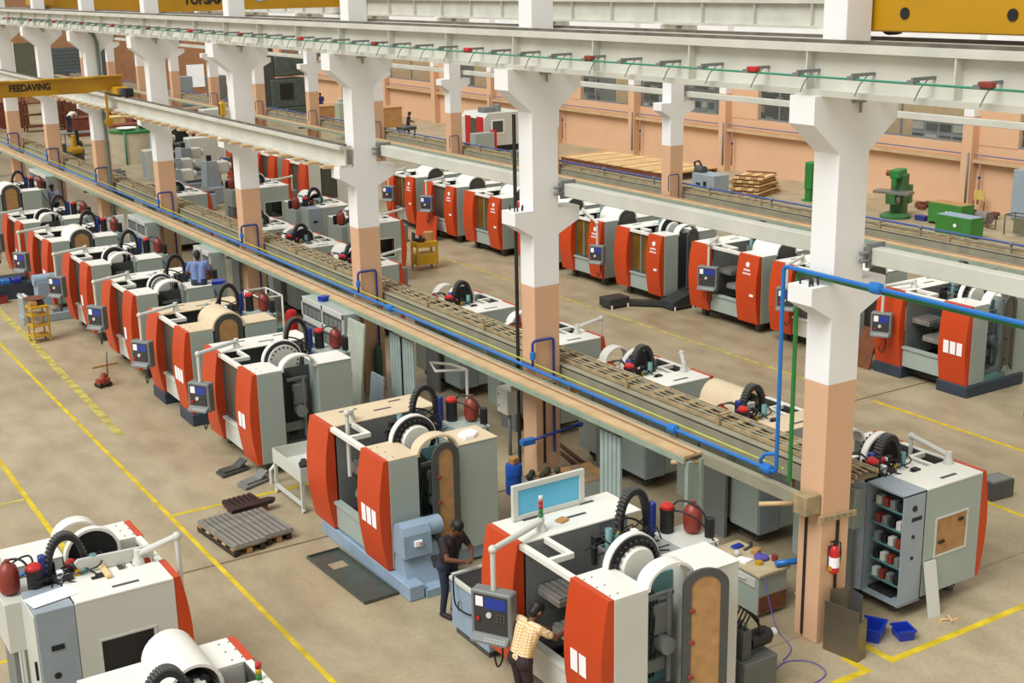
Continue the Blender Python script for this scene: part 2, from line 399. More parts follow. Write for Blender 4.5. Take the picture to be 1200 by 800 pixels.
pipe('water_pipe', [(-.06, .62, 2.4), (-.06, .62, 5.55), (-.06, -9, 5.55)], .032, GREEN, 'green pipe rising beside the nearest column')
for (x, y, z) in ((-.16, -.9, 5.62), (-.16, 13.2, 2.5), (-.16, 3.2, 2.5), (-.16, 1.0, 2.5)):
    part('pipe_union', 'union', lambda b: b.lathe([(.04, -.1), (.075, -.08), (.085, 0), (.075, .08), (.04, .1)], (0, 0, 0), 'y', 12), PBLUE, bp, (x, y, z))
part('bypass_loop', None, lambda b: b.tube([(-.14, 1.1, 2.5), (-.2, 1.1, 2.62), (-.2, 1.0, 2.74), (-.14, .85, 2.78)], .03, 8), PBLUE, bp)
pipe('air_pipe', [(15.95, 104, 2.66), (15.95, 3, 2.66)], .032, mat('faded_blue_pipe', (70, 92, 150), .5), 'dark blue air pipe along the rear tray')
for y in range(6, 60, 3):
    part('pipe_saddle', 'sad', lambda b: (b.box(-.02, .02, -.02, .02, -.22, -.04), b.lathe([(.045, -.05), (.058, -.04), (.058, .04), (.045, .05)], (0, 0, 0), 'y', 8)), MGREY, ta.children[0] if False else tb, (15.95 - 15.21, y, 2.66))
for k in range(1, 8):
    y = 7.5 * k
    o = pipe('drop_pipe', [(-.1, y + .3, 2.5), (-.1, y - .06, 2.5), (-.1, y - .06, 3.0), (.38, y - .06, 3.0), (.38, y - .06, .7)], .028, DBLUE, '', 'pipe')
    tag(o, ['', 'blue drop pipe looping over the tray on the column by the blue barrel', 'blue drop pipe on the third column from the camera', 'blue drop pipe on the column beside the seated man', 'blue drop pipe on the fifth column from the camera',
            'blue drop pipe on the sixth column from the camera', 'blue drop pipe on the seventh column from the camera', 'blue drop pipe on the column at the left edge'][k], 'pipe', 'drop pipes on the front columns')
    part('valve', 'valve', lambda b: b.lathe([(.03, -.08), (.055, -.06), (.055, .06), (.03, .08)], (-.1, -.06, 2.72), 'z', 8), PBLUE, o, (0, y, 0))
for k in range(3, 10):
    y = -.3 + 7.5 * k
    o = pipe('drop_pipe', [(15.1, y - .06, 2.5), (15.1, y - .06, 3.05), (15.55, y - .06, 3.05), (15.55, y - .06, 1.2)], .02, mat('violet_pipe', (84, 72, 112), .5), '', 'pipe')
    tag(o, ['dark blue drop pipe on the rear column beside the grey gearbox unit', 'dark blue drop pipe on the rear column hidden by the second front column', 'dark blue drop pipe on the rear column left of the white lathe', 'dark blue drop pipe on the rear column right of the carton crates', 'dark blue drop pipe on the rear column before the boring machine', 'dark blue drop pipe on the rear column left of the boring machine', 'dark blue drop pipe on the farthest piped rear column'][k - 3], 'pipe', 'drop pipes on the rear columns')
tag(part('conduit', None, lambda b: b.box(-.07, -.03, 8.0, 8.07, .0, 7.2), BLACK), 'black vertical cable strip beside the second front column', 'cable')
tag(part('conduit', None, lambda b: b.box(-.025, 0, .27, .31, .05, 1.95), BROWNST), 'dark conduit down the left face of the nearest column', 'cable')
tag(part('conduit', None, lambda b: b.box(.3, .34, -.03, 0, .8, 1.95), BROWNST), 'dark conduit down the near face of the nearest column', 'cable')
tag(part('conduit', None, lambda b: b.box(.16, .2, 7.47, 7.5, .5, 2.2), BROWNST), 'dark conduit low on the column by the blue barrel', 'cable')
# clamp bars on nearest column
cb = thing('clamp_bar', 'perforated steel clamp bar across the nearest column', 'bracket', (0, 0, 0))
part('bar', None, lambda b: b.prism([(-.08, 1.96), (.66, 1.92), (.66, 2.0), (-.08, 2.06)], 'y', -.05, -.005), LADDER, cb)
for i in range(5): part('hole_rim', 'hrim', lambda b: b.cyl((0, -.056, 0), (0, -.05, 0), .016, n=8), RAIL, cb, (.02 + i * .13, 0, 2.005 - i * .008))
st = thing('tray_bracket', 'beige steel stub bracket at the end of the front tray', 'bracket', (0, 0, 0))
part('plate', None, lambda b: b.cbox(-.31, -.02, .02, .28, 2.09, 2.39), LADDER, st)
part('stub', None, lambda b: b.cyl((-.3, .3, 2.22), (-.72, .55, 2.22), .035, n=10), TRAY, st)
sb2 = tag(part('tray_stub', None, lambda b: b.cyl((-.3, 2.3, 2.24), (-.72, 2.55, 2.24), .035, n=10), TRAY), 'beige stub pipe sticking out where the front board ends', 'bracket')
for nm, yy in (('near', 2.25),):
    tag(part('post_frame', None, lambda b: (b.box(-.62, -.52, yy, yy + .08, 0, 2.3), b.box(-.36, -.3, yy, yy + .08, 0, 2.3)), mat('green_grey_steel', (150, 164, 152), .5)), 'grey green post frame under the end of the front tray', 'post')
# ---- far right wall with windows into the annex
WX = 31.7
wr = part('wall_right', None, lambda b: b.box(WX, WX + .25, -10, 105, 0, 2.68), PEACH, kind='structure')
part('wall_right_upper', None, lambda b: b.box(WX, WX + .25, -10, 105, 5.3, 9.5), CWHITE, kind='structure')
for k in range(1, 15):
    y = .1 + 7.5 * k
    p = thing('pilaster', '%s wall pilaster counted from the right' % ORD[k - 1], 'pilaster', (0, 0, 0), 0, 'pilasters on the far right wall', 'structure')
    part('painted_base', 'pilb', lambda b: b.box(WX - .42, WX + .26, 0, .5, 0, 3.85), PEACH, p, (0, y, 0))
    part('shaft', 'pils', lambda b: b.box(WX - .42, WX + .26, 0, .5, 3.85, 9.5), CWHITE, p, (0, y, 0))
    if k < 14:
        wn = part('window_%d' % k, 'winf', lambda b: (b.box(WX + .05, WX + .15, .5, 7.5, 2.68, 2.76), b.box(WX + .05, WX + .15, .5, 7.5, 5.22, 5.3),
              [b.box(WX + .06, WX + .14, q - .04, q + .04, 2.76, 5.22) for q in (.54, 4.2, 7.46)]), MGREY, None, (0, y, 0), kind='structure')
        for q0, q1 in ((.58, 4.16), (4.24, 7.42)):
            part('pane', 'wpane%s' % q0, lambda b: b.box(WX + .09, WX + .1, q0, q1, 2.76, 5.22), mat('clear_pane', (150, 160, 155), .05, alpha=.12), wn)
        if k % 2 == 0:
            part('jamb', 'wjamb', lambda b: b.box(WX - .02, WX + .2, 5.6, 7.5, 2.68, 5.3), PEACH, wn)
tag(part('wall_ledge', None, lambda b: (b.box(WX - .3, WX, -10, 105, 1.98, 2.06), b.box(WX - .3, WX - .27, -10, 105, 2.06, 2.12)), TRAY), 'beige ledge tray along the far right wall', 'cable tray', kind='structure')
pipe('air_pipe', [(WX - .2, 100, 2.3), (WX - .2, 0, 2.3)], .028, mat('grey_blue_pipe', (112, 112, 140), .5), 'dark blue pipe along the far right wall')
for k in range(2, 9):
    y = 7.5 * k
    o = thing('drop_pipe', ['pair of drop pipes on the wall just beyond the right edge', 'pair of drop pipes on the wall behind the green coolant boxes', 'pair of drop pipes on the wall behind the nearest column', 'pair of drop pipes on the wall behind the timber stack', 'pair of drop pipes on the wall behind the plank platform', 'pair of drop pipes on the wall left of the plank platform', 'pair of drop pipes on the wall behind the white lathe'][k - 2], 'pipe', (0, y, 0), 0, 'drop pipes on the far wall')
    part('downpipe', 'wdp1', lambda b: b.cyl((WX - .47, .2, .3), (WX - .47, .2, 2.4), .04, n=8), MGREY, o)
    part('downpipe', 'wdp2', lambda b: b.cyl((WX - .25, -.25, .3), (WX - .25, -.25, 2.4), .035, n=8), mat('brown_grey_pipe', (150, 128, 116), .5), o)
    part('valve', 'wdv', lambda b: b.ball((WX - .25, -.25, 1.4), .07, 8, 5), DBLUE, o)
wa = part('wall_annex', None, lambda b: b.box(38.5, 38.7, -10, 105, 0, 6.5), mat('olive_room_paint', (206, 176, 128), .8), kind='structure')
# ---- end wall
EY = 104.5
part('wall_back', None, lambda b: b.box(-30, 40, EY, EY + .3, 0, 10.5), mat('brown_peach_paint', (178, 132, 96), .8), kind='structure')
part('window_20', None, lambda b: [b.box(x, x + 2.3, EY - .06, EY - .01, 2.3, 5.1) for x in (-9, -6.4, -3.9, .6, 3.1, 5.6, 9.1, 11.6)], mat('dim_window_glass', (104, 108, 92), .2), kind='structure')
part('window_21', None, lambda b: ([b.box(x, x + .12, EY - .1, EY - .02, 2.2, 5.2) for x in (-6.55, -4.05, 2.95, 5.45, 11.45, 14)], b.box(-30, 14.2, EY - .12, EY - .0, 2.05, 2.25)), CWHITE, kind='structure')
dr = part('door_1', None, lambda b: [b.cbox(14.6, 19.4, EY - .08, EY - .02, .1 + .3 * i, .38 + .3 * i, .02) for i in range(15)], SHUT, kind='structure')
part('window_22', None, lambda b: (b.box(22.5, 24.2, EY - .05, EY, .6, 2.6), b.box(26.3, 27.9, EY - .05, EY, .6, 2.6), b.box(29.2, 30.4, EY - .05, EY, .6, 2.6)), glow('daylit_window', (225, 228, 232), .35), kind='structure')
# ================================================================== CRANES
cr = thing('overhead_crane', 'yellow end carriage of the upper crane at the top right', 'crane', (.78, 0, 0))
part('carriage_beam', None, lambda b: b.cbox(-.22, .22, -6.5, .2, 8.84, 9.62, .02), YELLOW, cr)
part('top_flange', None, lambda b: b.box(-.3, .3, -6.6, .3, 9.62, 9.66), YELLOW, cr)
for yy in (-.48, -2.12, -3.8): part('port_hole', 'port', lambda b: b.cyl((-.235, 0, 0), (-.2, 0, 0), .075, n=14), BLACK, cr, (0, yy, 9.08))
for yy in (-.1, -6.0): part('wheel', 'cwheel', lambda b: b.cyl((-.08, 0, 8.97), (.08, 0, 8.97), .18, n=16), BLACK, cr, (0, yy, 0))
cr2 = thing('overhead_crane', 'long yellow bridge girder of the upper crane, lettered, at the top left', 'crane', (0, 47, 0))
part('bridge_girder', None, lambda b: b.cbox(1.02, 14.75, -.35, .35, 8.45, 10.0, .03), YELLOW, cr2)
part('girder_flange', None, lambda b: b.box(1.02, 14.75, -.45, .45, 8.43, 8.49), YELLOW, cr2)
part('end_carriage', None, lambda b: b.cbox(.55, 1.0, -1.6, 1.6, 8.84, 9.5, .03), YELLOW, cr2)
part('end_carriage', None, lambda b: b.cbox(14.8, 15.2, -1.6, 1.6, 8.95, 9.5, .03), YELLOW, cr2)
text_mesh('lettering', 'YUFSAM', .62, BLACK, cr2, (7.95, -.37, 8.93), (PI / 2, 0, 0), sx=.86)
part('round_badge', None, lambda b: b.cyl((10.6, -.38, 9.05), (10.6, -.36, 9.05), .28, n=20), mat('badge_blue', (150, 190, 230), .4), cr2)
cr3 = thing('hoist_crane', 'yellow lower crane girder with black lettering at the left edge', 'crane', (0, 33.4, 0))
part('girder', None, lambda b: b.prism([(-16, 6.12), (-1.2, 6.12), (-.5, 6.2), (.02, 6.2), (.02, 6.6), (-16, 6.6)], 'y', -.22, .22), YELLOW, cr3)
part('top_flange', None, lambda b: b.box(-16, .02, -.3, .3, 6.6, 6.64), YELLOW, cr3)
for x0 in (-4.2, -2.2, -.5): part('walk_plate', 'wplate', lambda b: b.box(-.5, .5, -.5, -.2, 6.64, 6.68), YELLOW, cr3, (x0, 0, 0))
part('end_truck', None, lambda b: b.cbox(-.42, .0, -1.0, 1.0, 6.06, 6.3, .02), YELLOW, cr3)
part('drive_motor', None, lambda b: b.cyl((-.2, -1.3, 6.15), (-.2, -.9, 6.15), .13, n=12), DBLUE, cr3)
part('gearbox', None, lambda b: b.cbox(-.35, -.05, -1.7, -1.35, 6.02, 6.3, .03), BLACK, cr3)
part('hanger', None, lambda b: b.box(-.62, -.55, -.28, -.2, 5.1, 6.05), YELLOW, cr3)
part('pulley', None, lambda b: b.lathe([(.08, -.05), (.14, -.04), (.14, .04), (.08, .05)], (-.58, -.24, 5.1), 'y', 12), YELLOW, cr3)
text_mesh('lettering', 'FEEDAVING', .3, BLACK, cr3, (-3.05, -.235, 6.4), (PI / 2, 0, 0), sx=.85)
bmp = thing('buffer_stop', 'yellow striped buffer stop on the lower runway beam', 'buffer', (-.22, 22.9, 6.04))
part('post', None, lambda b: b.cbox(-.09, .09, -.07, .07, 0, .42, .05), YELLOW, bmp)
part('stripe', None, lambda b: b.box(-.095, .0, -.03, .03, .05, .34), BLACK, bmp)
dp = thing('downpipe', 'grey green rain downpipe on the sixth front column', 'pipe', (0, 37.5, 0))
part('pipe', None, lambda b: b.tube([(.42, -.12, 0), (.42, -.12, 7.6), (.3, -.15, 7.95), (.1, -.5, 8.1)], .07, 10), mat('pipe_green_grey', (112, 122, 108), .6), dp)
for z in (2, 4, 6): part('collar', 'dcol', lambda b: b.lathe([(.07, -.05), (.095, -.04), (.095, .04), (.07, .05)], (.42, -.12, 0), 'z', 10), MGREY, dp, (0, 0, z))
# ================================================================== MACHINING CENTRES
# local frame: x = depth (0 front, + to the rear), y = width (0 magazine end, W control end), z up
def panel_prof(z0, H):
    pts = []
    for i in range(11):
        t = i / 10; pts.append((0.06 - .16 * math.sin(PI * (.10 + .8 * t)), z0 + (H - z0) * t))
    return pts + [(.1, H), (.1, z0)]
def disc_parts(root, c, R, style, K):
    """tool magazine drum: rim, tool ring, hub; axis along y"""
    x, y, z = c
    part('magazine_rim', ('rim', K), lambda b: b.lathe([(R * .9, -.01), (R, -.01), (R, .1), (R * .9, .1), (R * .9, -.01)], c, 'y', 32, False), WHITE, root)
    d = part('tool_magazine', ('drum', K), lambda b: b.lathe([(.05, .06), (R * .95, .06), (R * .95, -.03), (R * .66, -.05), (.05, -.05)], c, 'y', 32), BLACK, root)
    if style != 'hub':
        pass
    if style == 'ring':
        part('magazine_plate', ('mpl', K), lambda b: b.lathe([(.01, -.09), (R * .8, -.09), (R * .8, -.05), (.01, -.05)], c, 'y', 28), LGREY, d)
        for i in range(20):
            a = 2 * PI * i / 20
            part('tool_pocket', ('pock', K, i), lambda b: b.cyl((x + R * .68 * math.cos(a), y - .1, z + R * .68 * math.sin(a)), (x + R * .68 * math.cos(a), y - .06, z + R * .68 * math.sin(a)), .022, n=8), DGREY, d)
    else:
        part('magazine_hub', ('hub', K), lambda b: b.lathe([(.01, -.13), (R * .58, -.13), (R * .64, -.1), (R * .64, -.04)], c, 'y', 28), WHITE, d)
        for i in range(24):
            a = 2 * PI * i / 24
            part('tool_pocket', ('pock2', K, i), lambda b: b.cyl((x + R * .8 * math.cos(a), y - .1, z + R * .8 * math.sin(a)), (x + R * .8 * math.cos(a), y - .03, z + R * .8 * math.sin(a)), .03, n=6), BLACK, d)
def drag_chain(root, x0, y, z0, wdt, h, n, key, wy=.06):
    def path(t):
        a = PI * t
        return (x0 + wdt / 2 - wdt / 2 * math.cos(a), z0 + h * math.sin(a) ** .7 if t not in (0, 1) else z0)
    ch = part('drag_chain', ('chain', key), lambda b: b.prism([path(i / 24) for i in range(25)] + [((path(i / 24)[0] - x0 - wdt / 2) * .78 + x0 + wdt / 2, z0 + (path(i / 24)[1] - z0) * .88) for i in range(24, -1, -1)], 'y', y - wy, y + wy), BLACK, root)
    for i in range(1, n):
        t = i / n; px, pz = path(t); qx, qz = path(min(1, t + .01)); d = Vector((qx - px, 0, qz - pz))
        if d.length < 1e-6: continue
        d.normalize(); nn = Vector((-d.z, 0, d.x))
        def f(b, px=px, pz=pz, d=d, nn=nn):
            c = Vector((px, 0, pz)); q = []
            for s1, s2 in ((-1, -1), (1, -1), (1, 1), (-1, 1)):
                v = c + d * s1 * .016 + nn * (s2 * .012 + .004); q.append((v.x, v.z))
            b.prism(q, 'y', y - wy * 1.12, y + wy * 1.12)
        part('chain_link', ('clink', key, i), f, DGREY, ch)
def pendant(root, arm0, elbow, ztop, box=(.5, .56), arm_only=False, yaw=0.0, lamp=False, key=''):
    """swing arm from the roof to the hanging control panel; coordinates local to the machine"""
    ax, ay, az = arm0; ex, ey, ez = elbow
    part('arm_pedestal', ('ped', key), lambda b: b.lathe([(.085, 0), (.075, .06), (.05, .1), (.05, .2), (.01, .21)], (ax, ay, az), 'z', 14), LGREY, root)
    arm = part('swing_arm', ('arm', key, ztop), lambda b: (b.cyl((ax, ay, az + .14), (ex, ey, ez), .042, n=10), b.cyl((ex, ey, ez + .05), (ex, ey, ztop), .036, n=10), b.ball((ex, ey, ez), .062, 12, 6)), LGREY, root)
    if lamp:
        for i, (m, h) in enumerate([(GREEN, .0), (GREEN, .07), (RED, .14), (RED, .2), (LGREY, .26)]):
            part('signal_lamp', ('sl', i, key), lambda b: b.cyl((ax, ay, az + .2 + h), (ax, ay, az + .26 + h), .032, n=10), m, root)
    if arm_only: return
    bw, bh = box
    cp = part('control_panel', ('cp', bw, bh), lambda b: (b.cbox(-.1, .1, -bw / 2, bw / 2, -bh, 0, .02), b.prism([(-.1, -bh + .02), (-.2, -bh + .02), (-.2, -bh + .05), (-.1, -bh + .12)], 'y', -bw / 2 + .03, bw / 2 - .03)), MGREY, root, (ex, ey, ztop), yaw)
    part('face_plate', ('cpf', bw, bh), lambda b: b.box(-.106, -.1, -bw / 2 + .05, bw / 2 - .05, -bh + .14, -.05), PANELK, cp)
    part('screen', ('cps', bw, bh), lambda b: b.box(-.112, -.106, -bw / 2 + .07, bw / 2 - .22, -.24, -.08), SCREEN, cp)
    part('document_pocket', ('cpd', bw, bh), lambda b: b.box(-.112, -.106, bw / 2 - .19, bw / 2 - .08, -.22, -.08), PAPER, cp)
    part('override_knob', ('cpk', bw, bh), lambda b: b.cyl((-.13, .02, -.33), (-.106, .02, -.33), .04, n=12), LGREY, cp)
    part('keypad', ('cpy', bw, bh), lambda b: [b.box(-.118, -.106, -bw / 2 + .08 + .05 * i, -bw / 2 + .115 + .05 * i, -.42 + .05 * j, -.385 + .05 * j) for i in range(3) for j in range(3)], DGREY, cp)
    part('emergency_stop', ('cpe', bw, bh), lambda b: b.cyl((-.14, bw / 2 - .12, -.4), (-.106, bw / 2 - .12, -.4), .025, n=10), RED, cp)
    part('keyboard', ('cpkb', bw, bh), lambda b: [b.box(-.19 + .03 * j, -.17 + .03 * j, -bw / 2 + .07 + .045 * i, -bw / 2 + .1 + .045 * i, -bh + .05 + .022 * j, -bh + .065 + .022 * j) for i in range(7) for j in range(2)], LGREY, cp)
    part('panel_cable', ('cpc', bw, bh), lambda b: b.tube(smooth_path([(0.02, -.1, -bh), (-.02, -.12, -bh - .25), (.03, -.02, -bh - .42), (.12, .08, -bh - .3)]), .014, 6), CLINE, cp)
def machining_center(label, x, y, face=-1, W=2.9, D=2.15, H=2.18, a=None, pl=None, door='dark', hood='short', drum='hub', base='legs', notes=0, emblem=False,
                     pend=True, arm_only=False, bay_door=None, side='wood', lamp=False, cabinet='closed', detail=2, roof='white', light=False, name='machining_center', pedit=None, group='machining centres', acc=True, dr=None):
    # face -1: front faces world -x, magazine end toward -y;  face +1: turned half round
    S = (W, D, H)
    g = LGREY if light else GREY
    root = thing(name, label, 'machine', (x, y, 0), 0 if face < 0 else PI, group)
    z0 = .28; a = a or W * .287; pl = pl or W * .287; b_ = W - pl
    K = (W, D, H)
    RW = WHITE if roof == 'white' else CREAM
    xb0, xb1 = .64, 1.38
    if D < 1.9: xb0, xb1 = .5, 1.12
    DR = D
    # front panels
    for (y0, y1) in ((0, a), (b_, W)):
        fp = part('front_panel', ('fp', K, y0), lambda b: b.prism(panel_prof(z0, H), 'y', y0 + .006, y1 - .006), ORANGE, root, label='curved orange front panel')
        if y0 == 0:
            if notes:
                for i in range(notes):
                    part('paper_notice', ('note', K, i), lambda b: b.prism([(-.101 + .0, z0 + .72), (-.107, z0 + .72), (-.112, z0 + 1.02), (-.105, z0 + 1.02)], 'y', a * .82 - .27 - i * .0 - i * .19 + .1, a * .82 - .27 - i * .19 + .25), PAPER, fp)
            if emblem:
                zz = H - .26
                part('emblem', ('emb', K), lambda b: b.cyl((-.035, a * .5, zz), (-.055, a * .5, zz), .07, n=16), PAPER, fp)
                def marks(b):
                    for r_, cnt, zc in ((0, 4, zz - .15), (1, 5, zz - .25)):
                        for i in range(cnt):
                            yy = a * .5 + (i - cnt / 2 + .5) * .065
                            b.box(-.085, -.05, yy - .02, yy + .02, zc - .025, zc + .02)
                part('lettering', ('embm', K), marks, PAPER, fp)
                part('handle', ('fph', K), lambda b: b.box(-.12, -.09, .1, .24, z0 + .78, z0 + .84), PAPER, fp)
    # magazine end
    part('side_cabinet', ('sc', K), lambda b: b.cbox(.1, xb0, 0, a, z0, H - .02, .01), g, root)
    part('rear_housing', ('rh', K), lambda b: b.cbox(xb1 + .02, DR, 0, .7, z0, H - .02, .01), g, root)
    part('roof_plate', ('rp1', K), lambda b: b.cbox(.1, xb0 + .01, 0, a, H - .02, H + .004, .006), RW, root)
    part('roof_plate', ('rp2', K), lambda b: b.cbox(xb1 + .01, DR + .01, -.01, .71, H - .02, H, .006), RW, root)
    for i in range(6):
        part('roof_screw', ('rs', K, i), lambda b: b.cyl((.12 + .12 * (i % 2), .12 + .3 * (i // 2) * a / .9, H), (.12 + .12 * (i % 2), .12 + .3 * (i // 2) * a / .9, H + .008), .014, n=6), DGREY, root)
    hl = {'short': .24, 'long': .98, 'none': .2, 'ring': .3}[hood]
    rise = .27 if hood != 'long' else .34
    def hoodf(b):
        o = arch(xb0 - .01, xb1 + .01, H - .05, H - .02, rise, 14); i_ = arch(xb0 + .03, xb1 - .03, H - .05, H - .02, rise - .035, 14)
        b.prism(o + i_[::-1], 'y', 0, hl, True)
    part('magazine_hood', ('hood', K, hood), hoodf, WHITE if roof == 'white' else RW, root, label='white arched magazine hood')
    part('bay_liner', ('liner', K, hood), lambda b: (b.box(xb0, xb1, min(.62, hl + .2), min(.62, hl + .2) + .02, z0 + .1, H - .1), b.box(xb0, xb1, .0, .62, z0, z0 + .12)), TEAL if door == 'open' else DGREY, root)
    if hood == 'long':
        part('hood_end', ('hend', K), lambda b: b.prism(arch(xb0 + .03, xb1 - .03, z0 + .4, H - .02, rise - .035, 14), 'y', .02, .05), DGREY, root)
        part('end_window', ('hwin', K), lambda b: b.prism(arch(xb0 + .16, xb1 - .16, z0 + .6, H - .05, rise - .14, 14), 'y', .0, .02), WOOD if side == 'wood' else GLASS, root)
        part('lower_cover', ('hlow', K), lambda b: b.box(xb0, xb1, .01, .03, z0, z0 + .4), g, root)
    elif detail > 1:
        part('hose', ('bh1', K), lambda b: [b.tube(smooth_path([(xb0 + .06 + .05 * i, .45, H - .1), (xb0 + .22 + .05 * i, .3, H - .4), (xb0 + .14 + .07 * i, .28, z0 + .9), (xb0 + .25 + .05 * i, .4, z0 + .35)]), .016, 6) for i in range(4)], BLACK, root)
        part('tool_changer', ('tch', K), lambda b: (b.cbox(xb0 + .3, xb1 - .12, .25, .5, 1.3, 1.75, .03), b.cyl((xb0 + .42, .1, 1.2), (xb0 + .42, .4, 1.2), .12, n=14), b.cbox(xb0 + .1, xb1 - .2, .3, .5, .75, .95, .02), b.cyl((xb1 - .2, .25, .6), (xb1 - .2, .25, 1.9), .035, n=8), b.box(xb0 + .2, xb1 - .1, .28, .34, 1.82, 1.88)), MGREY, root)
        part('bay_shelf', ('bsh', K), lambda b: b.box(xb0 + .05, xb1 - .1, .1, .5, z0 + .12, z0 + .24), MGREY, root)
    if bay_door is not None:
        hx, hy, ang, ww = bay_door
        def bd(b):
            o = arch(-ww, 0, z0 + .18, H - .12, .24, 14); i_ = arch(-ww + .11, -.11, z0 + .34, H - .15, .17, 14)
            b.prism(o + i_[::-1], 'y', -.05, 0.0)
        dd = part('arched_door', ('bdoor', K, ww), bd, DGREY, root, (hx, hy, 0), ang, label='arched dark grey magazine door')
        part('door_window', ('bdw', K, ww), lambda b: b.prism(arch(-ww + .11, -.11, z0 + .34, H - .15, .17, 14), 'y', -.035, -.015), WOOD if side == 'wood' else GLASS, dd)
        part('door_latch', ('bdl', K, ww), lambda b: [b.cbox(-ww + .08, -ww + .16, -.07, -.045, z, z + .06) for z in (.75, 1.25, 1.7)], DRED if side == 'wood' else BLACK, dd)
    # front opening
    part('apron', ('apr', K), lambda b: (b.cbox(.06, .14, a, b_, z0 + .02, z0 + .5, .01), b.box(.02, .16, a, b_, z0 + .47, z0 + .52)), g if door != 'dark' else LGREY, root)
    if door == 'dark' or door == 'amber':
        part('sliding_door', ('sd', K), lambda b: (b.box(.1, .14, a, b_, z0 + .52, z0 + .6), b.box(.1, .14, a, b_, H - .1, H - .02), b.box(.1, .14, a, a + .06, z0 + .6, H - .1), b.box(.1, .14, b_ - .06, b_, z0 + .6, H - .1)), DGREY, root)
        part('door_glass', ('sdg', K), lambda b: b.box(.115, .125, a + .06, b_ - .06, z0 + .6, H - .1), GLASS if door == 'dark' else AGLASS, root)
        if door == 'amber': part('door_edge', ('sde', K), lambda b: b.cbox(.08, .12, (a + b_) / 2 - .04, (a + b_) / 2 + .04, z0 + .55, H - .1), MGREY, root)
    else:
        part('inner_wall', ('iw', K), lambda b: b.box(.14, xb1, b_, b_ + .03, z0, H - .04), MGREY, root)
        part('chip_tray', ('ctray', K), lambda b: b.prism([(.14, .62), (1.5, .5), (1.5, .3), (.14, .3)], 'y', a, b_), CHARCOAL, root)
        tb_ = part('work_table', ('wt', K), lambda b: b.cbox(.3, .9, b_ - .55, b_ - .02, 1.36, 1.46, .01), TSTEEL, root)
        for i in range(6): part('table_slat', ('wts', K, i), lambda b: b.box(.31 + .1 * i, .375 + .1 * i, b_ - .54, b_ - .03, 1.46, 1.5), TSTEEL, tb_)
        tb2 = part('work_table', ('wt2', K), lambda b: b.cbox(.2, .8, a + .04, a + .72, 1.02, 1.12, .01), TSTEEL, root)
        for i in range(5): part('table_slat', ('wts2', K, i), lambda b: b.box(.22 + .12 * i, .3 + .12 * i, a + .05, a + .71, 1.12, 1.16), TSTEEL, tb2)
        part('guide_rail', ('gr', K), lambda b: [b.box(.3, 1.3, yy, yy + .06, .62, .7) for yy in (a + .6, a + .8)], BLACK, root)
        part('cover_bellows', ('bel', K), lambda b: [b.box(.96, 1.25, a + .1, b_ - .1, .66 + .08 * i, .71 + .08 * i) for i in range(6)], BLACK, root)
    # roof frame
    part('roof_plate', ('rp3', K), lambda b: b.cbox(.1, xb1 + .75 if D > 1.9 else D - .48, b_, W + .005, H - .03, H, .006), RW, root)
    for (x0, x1, y0, y1) in ((.5, .85, W - .22, W - .16), (1.05, 1.4, W - .5, W - .44), (1.5, 1.75, W - .2, W - .14)):
        if x1 > D - .5 and D < 1.9: continue
        part('roof_slot', ('rsl', K, x0), lambda b: b.box(x0, min(x1, D - .1), y0, y1, H, H + .004), DGREY, root)
    part('roof_bar', ('rb', K), lambda b: (b.cbox(.03, .12, a - .01, b_ + .01, H - .09, H - .005, .006), b.cbox(.12, .5, a + (b_ - a) * .48, a + (b_ - a) * .48 + .07, H - .09, H - .005, .006), b.cbox(.43, .5, a + (b_ - a) * .48 + .07, b_, H - .09, H - .005, .006)), WHITE, root)
    if D < 1.9: part('roof_plate', ('rp4', K), lambda b: b.cbox(.62, D - .5, b_ - .4, b_, H - .03, H - .001, .006), RW, root)
    # control end
    wx1 = D - .47 if D < 1.9 else xb1 + .05
    def lw(b):
        q0, q1, s0, s1 = wx1 * .3, wx1 * .8, z0 + .62, z0 + 1.22
        b.box(.1, q0, W - .05, W, z0, H - .03); b.box(q1, wx1, W - .05, W, z0, H - .03); b.box(q0, q1, W - .05, W, z0, s0); b.box(q0, q1, W - .05, W, s1, H - .03)
    part('end_wall', ('lw', K), lw, g, root)
    wf = part('window_frame', ('wf', K), lambda b: (b.box(wx1 * .3 - .03, wx1 * .8 + .03, W, W + .012, z0 + .59, z0 + .62), b.box(wx1 * .3 - .03, wx1 * .8 + .03, W, W + .012, z0 + 1.22, z0 + 1.25), b.box(wx1 * .3 - .03, wx1 * .3, W, W + .012, z0 + .62, z0 + 1.22), b.box(wx1 * .8, wx1 * .8 + .03, W, W + .012, z0 + .62, z0 + 1.22)), LGREY, root)
    if side == 'wood':
        part('window_board', ('wb', K), lambda b: b.box(wx1 * .3, wx1 * .8, W - .03, W - .005, z0 + .62, z0 + 1.22), WOOD, wf)
        part('board_clip', ('wbc', K), lambda b: (b.cbox(wx1 * .36, wx1 * .44, W, W + .03, z0 + 1.08, z0 + 1.14), b.cbox(wx1 * .66, wx1 * .76, W, W + .03, z0 + .8, z0 + .86)), BLACK, wf)
    # electrical cabinet behind the control end
    cx0, cx1 = wx1, (D + .02 if D < 1.9 else wx1 + .52); cw = .74
